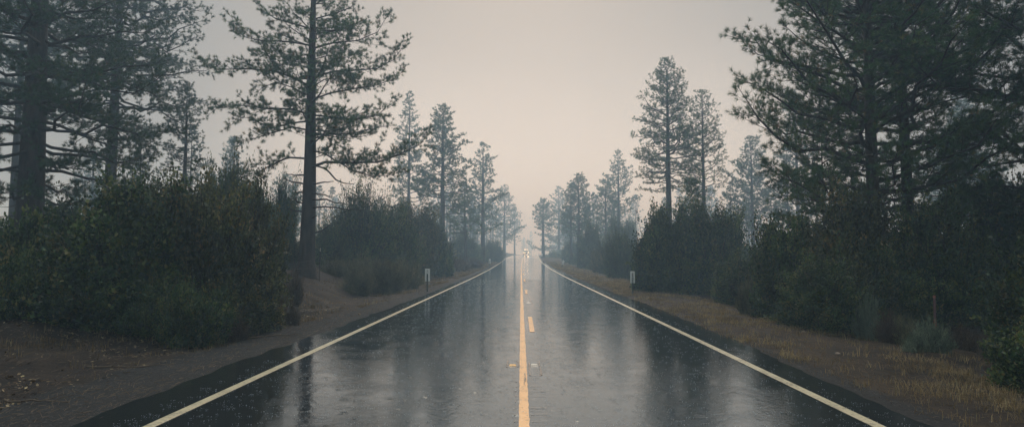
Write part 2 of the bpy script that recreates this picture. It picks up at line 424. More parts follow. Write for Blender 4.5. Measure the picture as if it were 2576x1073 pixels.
def slot(u0, u1, y0, y1, name, label, mt, yr):
    o = empty(name, ((u0 + u1) / 2, yr, .004)); tag(o, label, 'road reflector', 'reflectors set in the road')
    global rg
    keep = rg; rg = MB()
    scribble(u0, y0, u0, y1, .022, .005, .006); scribble(u1, y0, u1, y1, .022, .005, .006); scribble(u0, y0, u1, y0, .02, .003, .006)
    if yr > 20: scribble(u0, y1, u1, y1, .03, .004, .006)
    V, Q, T, t = rg.arrays(); rg = keep
    b = MB(); b.add(V - np.array([(u0 + u1) / 2, yr, .004]), Q); b.build('recess_edge', M['groove'], o)
    r = MB(); w = (u1 - u0) * .33
    v = np.array([[-w, -.05, 0], [w, -.05, 0], [w * .8, .0, .018], [-w * .8, 0, .018], [-w, .05, 0], [w, .05, 0]])
    r.add(v, [[0, 1, 2, 3], [3, 2, 5, 4]], [[0, 3, 4], [1, 5, 2]]); r.build('lens', mt, o)
slot(-.215, -.045, 10.15, 10.75, 'road_reflector', 'small amber road reflector in its slot left of the solid yellow line', M['amber'], 10.3)
slot(.125, .29, 9.45, 10.7, 'road_reflector', 'pale road reflector in a long dark-edged slot right of the solid yellow line', M['clear_refl'], 10.35)
slot(.2, .375, 23.2, 24.6, 'road_reflector', 'farther road reflector in a boxed slot between two yellow dashes', M['clear_refl'], 23.9)

# ------------------------------------------------------------------ pines
def norm(v): return v / (np.linalg.norm(v, axis=-1, keepdims=True) + 1e-9)

def tufts(mb, P, Dr, K, nl, w, rng, tint=None, spread=.85):
    n = len(P)
    if n == 0: return
    d = norm(rng.normal(size=(n, K, 3))) * spread + norm(Dr)[:, None, :] * .75 + np.array([0, 0, .12])
    d = norm(d)
    L_ = nl * (.7 + .45 * rng.random((n, K, 1)))
    base = P[:, None, :] + norm(Dr)[:, None, :] * (-rng.random((n, K, 1)) * nl * .55)
    perp = norm(np.cross(d, norm(rng.normal(size=(n, K, 3)))))
    ww = w * .5
    V = np.stack([base - perp * ww, base + perp * ww, base + d * L_], 2)
    tt = np.repeat((np.clip(rng.normal(.5, .22, n), 0, 1) if tint is None else tint), K * 3) + rng.normal(0, .05, n * K * 3)
    T = np.arange(n * K * 3).reshape(-1, 3)
    mb.add(V.reshape(-1, 3), None, T, np.clip(tt, 0, .99))

def dress(wood, ndl, path, r0, rng, lod, bare=.22, sublen=.34, dens=1.0, k=5, rtip=.006):
    """sub-branches, twigs and needle tufts on a limb"""
    path = np.asarray(path, float)
    seg = np.linalg.norm(np.diff(path, axis=0), axis=1); cum = np.concatenate([[0], np.cumsum(seg)]); L_ = cum[-1]
    n = len(path)
    s = cum / L_
    wood.tube(path, np.maximum(r0 * (1 - s) ** .8, rtip), k)
    def pt(t): return np.stack([np.interp(t * L_, cum, path[:, i]) for i in range(3)], -1)
    ns = max(3, int(L_ * (1 - bare) / lod['ds'] * dens))
    ss = np.clip(bare + (1 - bare) * (np.arange(ns) + rng.random(ns) * .8) / ns, 0, .99)
    A = pt(ss); T = norm(pt(np.clip(ss + .04, 0, 1)) - pt(np.clip(ss - .04, 0, 1)))
    side = norm(np.cross(T, [0, 0, 1.0])) * np.where(np.arange(ns) % 2 == 0, 1, -1)[:, None]
    sl = (sublen * L_ * (1 - ss) ** .7 * .9 + .22) * (.6 + .7 * rng.random(ns)); sl = np.minimum(sl, 1.7)
    d0 = norm(T * (.55 + .3 * rng.random((ns, 1))) + side * (.7 + .5 * rng.random((ns, 1))) + np.stack([0 * ss, 0 * ss, rng.normal(.08, .32, ns)], 1))
    tipup = rng.normal(.28, .2, ns)
    B = A + d0 * sl[:, None] * .5 + rng.normal(0, .05, (ns, 3)) * sl[:, None]
    d1 = norm(d0 + np.stack([0 * ss, 0 * ss, tipup], 1))
    E = B + d1 * sl[:, None] * .5
    rs = np.maximum(r0 * .32 * (1 - ss) ** .6, rtip * .8)
    wood.sticks(A, B, rs, rs * .7, 3); wood.sticks(B, E, rs * .7, rtip * .5, 3)
    # twigs
    nt_ = np.maximum(1, (sl / lod['dt']).astype(int))
    ri = np.repeat(np.arange(ns), nt_)
    kk = np.concatenate([np.arange(a) for a in nt_])
    tt = .2 + .8 * (kk + rng.random(len(kk)) * .7) / nt_[ri]
    tt = np.clip(tt, 0, 1)[:, None]
    Pp = np.where(tt < .5, A[ri] + (B - A)[ri] * tt * 2, B[ri] + (E - B)[ri] * (tt * 2 - 1))
    dd = np.where(tt < .5, d0[ri], d1[ri])
    td = norm(dd * .8 + norm(rng.normal(size=(len(ri), 3))) * .75 + np.array([0, 0, .28]))
    tl_ = (.10 + .20 * rng.random((len(ri), 1))) * lod.get('tw', 1)
    Pe = Pp + td * tl_
    wood.sticks(Pp, Pe, rtip * .55, rtip * .35, 3)
    tufts(ndl, np.concatenate([Pe, E, path[-1:]]), np.concatenate([td, d1, T[-1:]]), lod['K'], lod['nl'], lod['w'], rng)

LOD = {'near': dict(ds=.19, dt=.115, K=30, nl=.165, w=.013, k=6, rt=.006),
       'close': dict(ds=.18, dt=.11, K=32, nl=.17, w=.010, k=6, rt=.005),
       'mid': dict(ds=.26, dt=.16, K=22, nl=.24, w=.040, k=4, rt=.010, tw=1.5),
       'bg': dict(ds=.7, dt=.6, K=9, nl=.42, w=.13, k=3, rt=.022, tw=2),
       'far': dict(ds=.5, dt=.38, K=15, nl=.38, w=.085, k=4, rt=.018, tw=2)}

def trunk_path(H, lean, rng, wob=.1):
    t = np.linspace(0, 1, 22)
    x = lean[0] * t * H + wob * np.cumsum(rng.normal(0, .06, 22)); y = lean[1] * t * H + wob * np.cumsum(rng.normal(0, .06, 22))
    x -= x[0]; y -= y[0]
    return np.stack([x, y, t * H], 1), t

def pine_mesh(H, r0, zc, R, n, seed, lod='mid', droop=-.05, up=.25, lean=(0, 0), peak=.12, power=.85, dens=1.0, limb_r=1.0, avoid=None, dead=0):
    rng = np.random.default_rng(seed); lo = LOD[lod]
    wood = MB(); brn = MB(); ndl = MB()
    tp, t = trunk_path(H, lean, rng)
    fl = 1 + .35 * np.exp(-t * H / .5)
    wood.tube(tp, np.maximum(r0 * (1 - t) ** .75 * fl, .012), 14 if lod in ('near', 'close') else 8)
    az = rng.random() * 6
    for i in range(n):
        u = (i + rng.random() * .9) / n
        z = zc + (H - zc) * u ** .92 * .985
        prof = min(1, .62 + u / peak * .38) * (1 - u) ** power + .04
        Lr = R * prof * (.62 + .55 * rng.random())
        if rng.random() < .12: Lr *= 1.25
        az += 2.4 + rng.normal(0, .35)
        if avoid and avoid(az % (2 * PI), z): continue
        dr = np.array([math.cos(az), math.sin(az), 0])
        a = droop + (.55 - droop) * u ** 1.2 + rng.normal(0, .08)
        npt = 7 if lod in ('near', 'close') else 5
        s = np.linspace(0, 1, npt)
        c = np.array([np.interp(z, tp[:, 2], tp[:, 0]), np.interp(z, tp[:, 2], tp[:, 1]), z])
        P = c + dr * (s[:, None] * Lr) + np.array([0, 0, 1.0]) * ((a * s + (up + rng.normal(0, .06)) * s ** 2.2) * Lr)[:, None]
        w = rng.normal(0, .035, (npt, 3)) * Lr; w[0] = 0; P = P + w
        lr = max(lo['rt'] * 1.3, min(.075, .013 + .016 * Lr) * limb_r * (1 if lod != 'far' else 1.2))
        dress(brn, ndl, P, lr, rng, lo, bare=.12 + .22 * (1 - u) ** 2, dens=dens, k=lo['k'], rtip=lo['rt'])
    # leader
    top = tp[-3:]
    tufts(ndl, np.repeat(tp[-1:], 6, 0) + rng.normal(0, .1, (6, 3)), np.tile([0, 0, 1.0], (6, 1)), lo['K'], lo['nl'], lo['w'], rng)
    return wood, brn, ndl, tp, rng

def pine(name, label, X, Y, H, r0, zc, R, n, seed, lod='mid', cat='pine tree', group=None, dark=False, sink=.12, deadb=0, **kw):
    o = empty(name, (X, Y, gz(X, Y) - sink)); tag(o, label, cat, group)
    wood, brn, ndl, tp, rng = pine_mesh(H, r0, zc, R, n, seed, lod, **kw)
    wood.build('trunk', M['bark'], o, smooth=True); brn.build('branches', M['twig'], o, smooth=True)
    ndl.build('crown', M['needle_dark' if dark else 'needle'], o)
    for k in range(deadb):
        z = zc * (.45 + .55 * k / max(1, deadb)); az = rng.random() * 2 * PI; L_ = .5 + rng.random() * 1.2
        s = np.linspace(0, 1, 5)[:, None]
        c = np.array([np.interp(z, tp[:, 2], tp[:, 0]), np.interp(z, tp[:, 2], tp[:, 1]), z])
        P = c + np.array([math.cos(az), math.sin(az), -.12]) * s * L_ + rng.normal(0, .03, (5, 3)) * s
        MB().tube(P, .028 * (1 - s[:, 0] * .75), 5, cap=True).build('dead_branch', M['twig'], o, smooth=True)
    return o

def tree_at(name, label, vx, vy_top, Y, Rv, seed, rv, zc_vy, n=46, lod='mid', Hextra=0, **kw):
    """vx, vy_top: where the top shows; Rv: crown half-width and rv trunk half-width in the same units; zc_vy: lowest green limbs"""
    top = at(vx, vy_top, Y); low = at(vx, zc_vy, Y)
    X = at(vx, 643, Y)[0]; g = gz(X, Y)
    H = top[2] - g + Hextra + .12
    return pine(name, label, X, Y, H, rv / FV * Y, max(.8, low[2] - g), Rv / FV * Y * (1.22 if lod != 'near' else 1.05), int(n * 1.25), seed, lod, **kw)

# ---- the tall pine left of the road: its large limbs follow the real tree, spread in depth
def hero():
    Y0 = 29.5
    base = at(769, 684, Y0); X0 = base[0]; g = gz(X0, Y0)
    o = empty('pine_tree', (X0, Y0, g - .15))
    tag(o, 'tall open pine with long upswept limbs on the left bank, clear against the sky', 'pine tree', 'large roadside pines')
    H = 17.6; rng = np.random.default_rng(11)
    org = np.array([X0, Y0, g - .15])
    topx = at(789, 0, Y0)[0] - X0; ztop0 = at(789, 0, Y0)[2] - org[2]
    t = np.linspace(0, 1, 26); tp = np.stack([topx * (t * H / ztop0) + .02 * np.sin(t * 9), .12 * np.sin(t * 5), t * H], 1)
    rad = np.interp(t * H, [0, .25, .8, 3, 6, 10, 14, H], [.56, .43, .36, .31, .25, .17, .09, .015])
    w = MB(); w.tube(tp, rad, 18); w.build('trunk', M['bark'], o, smooth=True)
    brn = MB(); ndl = MB(); lo = LOD['near']
    K = lambda cx, cy: (469.4 + cx * .4998, cy * .4998)
    limbs = [
        ([(600, 435), (520, 385), (440, 358), (300, 345), (160, 350), (95, 330), (60, 290)], .055, -.4),
        ([(590, 485), (530, 440), (450, 415), (380, 440), (350, 480)], .035, .9),
        ([(590, 580), (540, 550), (400, 545), (260, 530), (150, 550), (105, 585)], .055, .5),
        ([(590, 607), (520, 620), (440, 645), (370, 620), (310, 590), (250, 600), (210, 640)], .045, -.7),
        ([(585, 655), (530, 640), (470, 655), (330, 700), (255, 735)], .045, -1.0),
        ([(580, 797), (520, 792), (470, 810), (400, 845), (330, 882), (225, 890)], .055, .3),
        ([(620, 230), (540, 215), (470, 208), (400, 208), (300, 190), (240, 150), (230, 85)], .045, .3),
        ([(620, 150), (540, 120), (450, 95), (380, 55), (330, -10)], .040, -.6),
        ([(605, 320), (540, 310), (470, 330), (390, 370)], .03, -1.3),
        ([(610, 270), (520, 290), (430, 285), (340, 270)], .03, 1.3),
        ([(630, 840), (700, 815), (840, 820), (960, 815), (1080, 775), (1180, 720), (1225, 650)], .07, -.5),
        ([(628, 755), (690, 770), (750, 810), (830, 855), (930, 888), (1040, 880), (1090, 850)], .045, -.9),
        ([(638, 390), (740, 360), (860, 352), (960, 345), (1040, 300), (1115, 200)], .055, .4),
        ([(640, 245), (740, 215), (860, 205), (960, 160), (1022, 60)], .045, -.5),
        ([(635, 500), (720, 470), (820, 450), (930, 435), (1040, 400), (1095, 350)], .045, .9),
        ([(630, 575), (740, 590), (850, 600), (960, 580), (1060, 500)], .045, -.8),
        ([(630, 660), (740, 690), (850, 690), (950, 670)], .035, 1.0),
        ([(645, 100), (740, 70), (830, 35), (880, -20)], .035, .2),
        ([(640, 160), (760, 150), (870, 110)], .03, -1.1),
        ([(645, 30), (720, -20), (800, -80)], .03, .6),
        ([(628, 300), (720, 280), (800, 290), (880, 260)], .03, 1.3),
        ([(625, 440), (690, 400), (780, 395), (850, 420)], .03, -1.3),
        ([(632, 800), (680, 780), (740, 720), (800, 745)], .025, 1.2),
    ]
    for pts, r, dep in limbs:
        P = []
        for i, (cx, cy) in enumerate(pts):
            f = i / (len(pts) - 1)
            vx, vy = K(cx, cy)
            P.append(at(vx, vy, Y0 + dep * 1.5 * f + (.12 * math.sin(i * 2.1) if i else 0)) - org)
        P = np.array(P); 
        # start inside the trunk
        P[0] = np.array([np.interp(P[0][2], tp[:, 2], tp[:, 0]), np.interp(P[0][2], tp[:, 2], tp[:, 1]), P[0][2]])
        # refine
        s0 = np.linspace(0, 1, len(P)); s1 = np.linspace(0, 1, len(P) * 2 - 1)
        P2 = np.stack([np.interp(s1, s0, P[:, i]) for i in range(3)], 1) + rng.normal(0, .02, (len(s1), 3)) * s1[:, None]
        L_ = np.linalg.norm(P[-1] - P[0])
        dress(brn, ndl, P2, r, rng, lo, bare=.16, sublen=.30, dens=1.4, k=6, rtip=.007)
    # limbs towards and away from the road, and the top
    az = .4
    for i in range(56):
        z = 6.0 + (H - 6.2) * (i + rng.random()) / 56
        toward = rng.random() < .5
        az = (PI / 2 if toward else -PI / 2) + rng.normal(0, .62)
        if z > 12.2: az = i * 2.4
        u = (z - 5.5) / (H - 5.5); L_ = 4.0 * (1 - u) ** .8 * (.6 + .45 * rng.random()) + .2
        s = np.linspace(0, 1, 7)
        c = np.array([np.interp(z, tp[:, 2], tp[:, 0]), np.interp(z, tp[:, 2], tp[:, 1]), z])
        P = c + np.array([math.cos(az), math.sin(az), 0]) * (s * L_)[:, None] + np.array([0, 0, 1.]) * ((.0 + .5 * u) * s + .2 * s ** 2)[:, None] * L_ + rng.normal(0, .05, (7, 3)) * s[:, None]
        dress(brn, ndl, P, .02 + .008 * L_, rng, lo, bare=.25, sublen=.3, dens=.9, k=5, rtip=.007)
    # short sprays hugging the trunk
    for i in range(30):
        z = 6 + rng.random() * 9; a = rng.random() * 6.28; L_ = .5 + rng.random() * .7
        c = np.array([np.interp(z, tp[:, 2], tp[:, 0]), 0, z]); s = np.linspace(0, 1, 4)[:, None]
        dress(brn, ndl, c + np.array([math.cos(a), math.sin(a), .35]) * s * L_, .012, rng, lo, bare=.3, dens=.9, k=4)
    brn.build('branches', M['twig'], o, smooth=True); ndl.build('crown', M['needle'], o)
    for pts in [[(575, 880), (540, 880), (500, 874)], [(575, 930), (530, 912), (485, 898)], [(572, 1030), (556, 1015), (543, 1000)],
                [(628, 932), (680, 918), (740, 912)], [(628, 968), (680, 977), (732, 991)], [(628, 1005), (700, 1003), (750, 1020), (797, 1022)],
                [(628, 1045), (720, 1040), (790, 1050), (900, 1060)], [(572, 1070), (540, 1060), (508, 1048)], [(575, 970), (560, 968), (545, 966)],
                [(626, 1100), (640, 1092), (656, 1086)], [(624, 1185), (680, 1160), (722, 1130)], [(640, 825), (700, 850), (750, 905), (795, 922), (840, 925)]]:
        P = np.array([at(*K(cx, cy), Y0 - .25 * i) - org for i, (cx, cy) in enumerate(pts)])
        P[0][0] = np.interp(P[0][2], tp[:, 2], tp[:, 0]); P[0][1] = 0
        n_ = len(P) * 3; s0 = np.linspace(0, 1, len(P)); s1 = np.linspace(0, 1, n_)
        P2 = np.stack([np.interp(s1, s0, P[:, i]) for i in range(3)], 1) + rng.normal(0, .012, (n_, 3))
        MB().tube(P2, np.linspace(.05, .016, n_), 6, cap=True).build('dead_branch', M['twig'], o, smooth=True)
hero()

G1 = 'large roadside pines'
# ---- left group
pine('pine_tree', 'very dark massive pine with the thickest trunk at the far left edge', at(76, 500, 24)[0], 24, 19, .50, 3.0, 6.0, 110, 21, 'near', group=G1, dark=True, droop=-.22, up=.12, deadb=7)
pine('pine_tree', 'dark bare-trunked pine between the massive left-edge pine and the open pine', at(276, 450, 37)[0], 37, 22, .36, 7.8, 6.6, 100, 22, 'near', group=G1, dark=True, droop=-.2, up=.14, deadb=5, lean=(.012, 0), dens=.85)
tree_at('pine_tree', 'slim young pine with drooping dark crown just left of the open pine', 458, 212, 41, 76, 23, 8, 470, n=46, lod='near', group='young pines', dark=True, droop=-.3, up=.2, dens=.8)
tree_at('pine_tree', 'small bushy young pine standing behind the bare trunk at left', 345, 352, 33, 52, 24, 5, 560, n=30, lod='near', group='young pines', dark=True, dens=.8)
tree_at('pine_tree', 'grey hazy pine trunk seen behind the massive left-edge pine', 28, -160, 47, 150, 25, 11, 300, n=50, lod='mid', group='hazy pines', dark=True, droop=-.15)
tree_at('pine_tree', 'faint pine between the two dark left trunks, top near the crossing limbs', 225, 372, 95, 60, 26, 6, 560, n=40, lod='mid', group='hazy pines')
tree_at('pine_tree', 'faint narrow pine top in the gap left of the open pine', 574, 345, 118, 40, 27, 5, 520, n=44, lod='mid', group='hazy pines')
tree_at('pine_tree', 'faint rounded pine behind the lower trunk of the open pine', 715, 440, 110, 70, 28, 6, 600, n=40, lod='mid', group='hazy pines')
# ---- left row receding
tree_at('pine_tree', 'tallest hazy pine with narrow pointed top right of the open pine', 1026, 232, 98, 62, 31, 5.5, 560, n=60, lod='mid', group='pines along the left verge', peak=.25, power=.9)
tree_at('pine_tree', 'grey-green pine with jagged broad crown second right of the open pine', 1112, 265, 80, 78, 32, 8, 545, n=62, lod='mid', group='pines along the left verge', peak=.3, power=.75, droop=-.15)
tree_at('pine_tree', 'pine with clear straight trunk at the left road edge, layered boughs', 1214, 360, 108, 56, 33, 6.2, 590, n=46, lod='mid', group='pines along the left verge', peak=.25, power=.7, droop=-.1)
tree_at('pine_tree', 'short crooked pine with arching bare limbs between two straight-trunked pines at left', 1172, 462, 88, 55, 34, 5, 585, n=26, lod='mid', group='pines along the left verge', lean=(-.03, 0), droop=.1, up=-.35, deadb=4)
tree_at('pine_tree', 'misty pine near the road bend at left with boughs hanging to the road', 1268, 466, 185, 38, 35, 3.2, 610, n=40, lod='mid', group='pines along the left verge', peak=.3, power=.6)
tree_at('pine_tree', 'palest pine left of the distant car, almost lost in mist', 1294, 528, 262, 28, 36, 2.2, 615, n=36, lod='far', group='pines along the left verge', peak=.3, power=.5)
# ---- right row receding
tree_at('pine_tree', 'lone small pine with bare lower trunk at the right road edge near the car', 1366, 503, 158, 34, 41, 4.4, 583, n=34, lod='mid', group='pines along the right verge', peak=.3, power=.5, droop=-.1)
tree_at('pine_tree', 'pale spreading conifer behind the lone small pine', 1406, 470, 215, 62, 42, 4, 640, n=60, lod='far', group='pines along the right verge', peak=.1, power=.9, droop=-.25)
tree_at('pine_tree', 'dark twin-topped pine with pointed crown between the lone pine and the tall hazy one', 1456, 438, 115, 46, 43, 5, 600, n=56, lod='mid', group='pines along the right verge', peak=.12, power=.7)
tree_at('pine_tree', 'shorter flat-sided companion pressed against the twin-topped pine', 1436, 462, 118, 26, 44, 4, 600, n=36, lod='mid', group='pines along the right verge', peak=.1, power=.6)
tree_at('pine_tree', 'dense round-shouldered hazy pine left of the tall slim hazy trunk', 1524, 452, 122, 40, 45, 4, 610, n=46, lod='mid', group='pines along the right verge', peak=.15, power=.6)
tree_at('pine_tree', 'tall slim hazy pine with sparse crown left of the big mid-right pine', 1557, 378, 128, 48, 46, 5, 560, n=46, lod='mid', group='pines along the right verge', peak=.4, power=.8)
tree_at('pine_tree', 'big pointed pine at mid right, tallest of the pair above the round dark shrub', 1685, 148, 58, 112, 47, 9.5, 478, n=88, lod='near', group='pair of pines at mid right', peak=.22, power=.72, droop=-.2, up=.2, dens=.75)
tree_at('pine_tree', 'lighter open pine beside the big pointed one, right of it and shorter', 1772, 230, 64, 84, 48, 6.5, 500, n=60, lod='near', group='pair of pines at mid right', peak=.35, power=.6, droop=0, up=.35, dens=.6)
tree_at('pine_tree', 'hazy ragged pine filling the gap between the pine pair and the large right pines', 1895, 345, 92, 85, 49, 6, 600, n=60, lod='mid', group='hazy pines', peak=.1)
tree_at('pine_tree', 'pale blue-grey pine seen in the gap beyond the right trunks', 2435, 225, 70, 95, 50, 7, 560, n=60, lod='mid', group='hazy pines', peak=.15)
tree_at('pine_tree', 'hazy pine whose pale top shows through the large right pine crown', 2010, 232, 85, 60, 51, 6, 560, n=50, lod='mid', group='hazy pines', peak=.15)
tree_at('pine_tree', 'young bright-green pine poking above the round dark shrub at mid right', 1740, 455, 36, 38, 52, 3, 600, n=26, lod='near', group='young pines', power=.6)
# ---- right near group
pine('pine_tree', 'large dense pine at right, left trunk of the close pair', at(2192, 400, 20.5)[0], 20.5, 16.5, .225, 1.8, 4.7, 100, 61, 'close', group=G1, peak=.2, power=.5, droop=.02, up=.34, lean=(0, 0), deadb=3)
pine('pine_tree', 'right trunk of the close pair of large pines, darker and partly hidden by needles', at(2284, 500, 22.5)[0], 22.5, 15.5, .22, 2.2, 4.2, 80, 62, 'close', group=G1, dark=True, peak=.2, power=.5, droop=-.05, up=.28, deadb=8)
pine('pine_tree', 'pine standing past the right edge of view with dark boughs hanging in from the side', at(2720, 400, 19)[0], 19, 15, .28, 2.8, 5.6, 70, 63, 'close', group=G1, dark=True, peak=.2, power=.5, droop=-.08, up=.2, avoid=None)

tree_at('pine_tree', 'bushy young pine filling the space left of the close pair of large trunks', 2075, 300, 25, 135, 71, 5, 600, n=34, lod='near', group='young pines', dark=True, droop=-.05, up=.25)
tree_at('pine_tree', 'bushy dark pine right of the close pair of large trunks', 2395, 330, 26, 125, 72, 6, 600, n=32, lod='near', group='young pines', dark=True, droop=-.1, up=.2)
# ------------------------------------------------------------------ shrubs
def bush_arrays(seed, R=1.0, flat=.9, shoots=900, leaves=26, leaf=.04, narrow=.55, tail=.45, up=.25, lobes=9, lobe_amp=.4, lobe_w=5, inner=.25, spike=.12):
    rng = np.random.default_rng(seed)
    fol = MB(); stem = MB()
    d = rng.normal(size=(shoots, 3)); d[:, 2] = np.abs(d[:, 2]) * 1.0 - .18; d = norm(d)
    ld = norm(np.concatenate([rng.normal(size=(lobes, 2)), np.abs(rng.normal(size=(lobes, 1)))], 1)); la = .4 + .9 * rng.random(lobes)
    lobe = (np.exp(lobe_w * (d @ ld.T - 1)) * la).max(1)
    rad = (1 - lobe_amp + lobe_amp * 1.15 * lobe) * (1 + rng.normal(0, spike * .5, shoots)) + np.maximum(0, rng.normal(0, spike, shoots))
    l2 = norm(np.concatenate([rng.normal(size=(9, 2)), np.abs(rng.normal(size=(9, 1)))], 1)); a2 = .55 + .5 * rng.random(9)
    rad = rad * (.66 + .42 * (np.exp(6 * (d @ l2.T - 1)) * a2).max(1))
    far = rng.random(shoots) < .05; rad[far] *= 1.05 + .22 * rng.random(far.sum())
    lo = rng.random(shoots) < inner; rad[lo] *= .45 + .5 * rng.random(lo.sum())
    E = d * rad[:, None] * np.array([1, 1, flat]); E[:, 2] += .08
    S = E * (.25 + .25 * rng.random((shoots, 1))); S[:, 2] *= .5
    mid = (S + E) / 2 + np.array([0, 0, -.06]) + rng.normal(0, .03, (shoots, 3))
    k = rng.random(shoots) < .45
    stem.sticks(S[k], mid[k], .012, .007, 3); stem.sticks(mid[k], E[k], .007, .003, 3)
    nb = 10
    for b in range(nb):
        a = b * 6.28 / nb + rng.random(); q_ = np.array([math.cos(a) * .4, math.sin(a) * .4, .55])
        s = np.linspace(0, 1, 5)[:, None]
        stem.tube(np.array([.05 * math.cos(a), .05 * math.sin(a), -.12]) + q_ * s + rng.normal(0, .03, (5, 3)) * s, np.linspace(.03, .012, 5), 5)
    t = 1 - tail * rng.random((shoots, leaves, 1)) ** 1.0
    base = mid[:, None] + (E - mid)[:, None] * (2 * t - 1)
    base = base + rng.normal(0, .036, base.shape)
    dirn = norm(norm(E - mid)[:, None] * .8 + rng.normal(size=base.shape) * .6 + np.array([0, 0, up]))
    per = norm(np.cross(dirn, np.array([0, 0, 1.0]) + rng.normal(size=base.shape) * .55))
    sz = leaf * (.6 + .8 * rng.random((shoots, leaves, 1)))
    V = np.stack([base, base + dirn * sz * .5 + per * sz * narrow * .5, base + dirn * sz, base + dirn * sz * .5 - per * sz * narrow * .5], 2)
    tt = np.clip(rng.normal(.42, .3, (shoots, 1)) + rng.normal(0, .14, (shoots, leaves)), 0, 1)
    n = shoots * leaves
    fol.add(V.reshape(-1, 3), np.arange(n * 4).reshape(-1, 4), None, np.repeat(tt.ravel(), 4))
    return fol.arrays(), stem.arrays()

# variants are of unit radius; leaf sizes are relative
BV = {}
for nm, kw in (('oak_a', dict(seed=101, shoots=2500, leaves=24, leaf=.044, narrow=.8, lobes=40, lobe_w=26, lobe_amp=.36, tail=.2, up=.1, spike=.07)),
               ('oak_b', dict(seed=102, shoots=2500, leaves=24, leaf=.040, narrow=.8, lobes=55, lobe_w=34, lobe_amp=.42, tail=.2, up=.1, spike=.09)),
               ('oak_c', dict(seed=103, shoots=2300, leaves=24, leaf=.042, narrow=.75, lobes=34, lobe_w=24, lobe_amp=.44, tail=.22, spike=.13, up=.15)),
               ('fine_a', dict(seed=104, shoots=2200, leaves=28, leaf=.040, narrow=.5, lobes=40, lobe_w=26, lobe_amp=.42, tail=.26, spike=.13, up=.2)),
               ('fine_b', dict(seed=105, shoots=2200, leaves=28, leaf=.040, narrow=.5, lobes=50, lobe_w=34, tail=.26, spike=.16, up=.2, lobe_amp=.48))):
    BV[nm] = bush_arrays(flat=.9, **kw)
    kw['shoots'] = int(kw['shoots'] * 1.25); kw['seed'] += 40
    BV[nm + '_t'] = bush_arrays(flat=1.7, **kw)
BV['sage'] = bush_arrays(106, shoots=520, leaves=34, leaf=.10, narrow=.26, tail=.6, up=.7, spike=.16, lobes=14, lobe_w=9, inner=.4)
BV['brush'] = bush_arrays(107, shoots=600, leaves=16, leaf=.14, narrow=.10, tail=.9, up=.6, spike=.2, lobes=14, lobe_w=9, inner=.4)
bmesh_cache = {}
def bush(name, label, X, Y, R, H, variant, m, rot=0, group=None, cat='shrub', sink=.0):
    """R: half width; H: height"""
    if H / R > 1.3 and variant + '_t' in BV: variant += '_t'
    V = BV[variant]; zmax = np.percentile(V[0][0][:, 2], 99.5)
    key = (variant, m)
    o = empty(name, (X, Y, gz(X, Y) - sink), rot); tag(o, label, cat, group)
    if key not in bmesh_cache:
        for nm, arr, mm in (('foliage', V[0], M[m]), ('stems', V[1], M['twig'])):
            b = MB(); b.add(arr[0], arr[1], arr[2], arr[3]); q_ = b.build(nm, mm, o); bmesh_cache.setdefault(key, []).append(q_)
    else:
        for src in bmesh_cache[key]:
            q_ = src.copy(); C.objects.link(q_); q_.parent = o
    o.scale = (R, R * .9, H / zmax)
    return o

def bush_v(name, label, vx, vy_top, Y, Rv, variant, m, rot=0, **kw):
    p = at(vx, vy_top, Y); X = p[0]
    return bush(name, label, X, Y, Rv / FV * Y, max(.4, p[2] - gz(X, Y)), variant, m, rot, **kw)

GL = 'shrubs on the left bank'
bush_v('shrub', 'dark leafy shrub at the lower left under the massive pine, left end of the thicket', 120, 555, 15.5, 185, 'oak_b', 'leaf_dark', 0.3, group=GL)
bush_v('shrub', 'broad olive shrub in front of the bare-trunked pine, nearest the gravel', 330, 470, 14.5, 215, 'oak_a', 'leaf_dark', 1.2, group=GL)
bush_v('shrub', 'tall yellow-green shrub in the middle of the left thicket', 520, 470, 15.5, 175, 'oak_b', 'leaf_olive', 2.2, group=GL)
bush_v('shrub', 'reddish-tinged upright shrub at the right end of the left thicket, beside the open pine', 640, 478, 17.5, 110, 'oak_c', 'leaf_olive', 4.0, group=GL)
bush_v('shrub', 'low dark shrub at the front of the left thicket, nearest the fallen leaves', 345, 715, 13.7, 120, 'fine_b', 'leaf_dark', 3.1, group=GL)
bush_v('shrub', 'low dark shrub hanging over the ditch at the front of the left thicket', 495, 725, 13.6, 110, 'oak_c', 'leaf_dark', 1.7, group=GL)
bush_v('shrub', 'low rounded shrub in front of the tall yellow-green one, right side', 600, 650, 15.2, 130, 'oak_a', 'leaf_olive', 5.1, group=GL)
bush_v('shrub', 'low dark shrub at the left edge over the leaf-strewn ground', 15, 640, 14, 130, 'oak_c', 'leaf_dark', 5.5, group=GL)
bush_v('shrub', 'feathery grey-green tall shrub behind the thicket, top level with the dead branches', 600, 425, 27, 95, 'fine_a', 'leaf_dark', .5, group=GL)
bush_v('shrub', 'pale hazy shrub immediately left of the open pine trunk', 705, 455, 33, 62, 'fine_b', 'needle', 1.5, group=GL)
bush_v('shrub', 'dark shrub behind the thicket between the bare trunk and slim young pine', 375, 455, 24, 120, 'oak_c', 'leaf_dark', 2.5, group=GL)
bush_v('shrub', 'dark shrub behind the massive trunk at the far left', 150, 520, 27, 130, 'oak_c', 'leaf_dark', .9, group=GL)
GM = 'shrubs right of the open pine'
bush_v('shrub', 'tall dark shrub with spiky top right of the open pine', 905, 478, 40, 105, 'fine_b', 'leaf_dark', .2, group=GM)
bush_v('shrub', 'dark shrub between the spiky-topped shrub and the rusty-tinged one', 985, 515, 43, 85, 'fine_a', 'leaf_dark', 1.9, group=GM)
bush_v('shrub', 'rusty-tinged shrub at the foot of the hazy pines, left verge', 1040, 520, 52, 75, 'oak_b', 'leaf_olive', 3.3, group=GM)
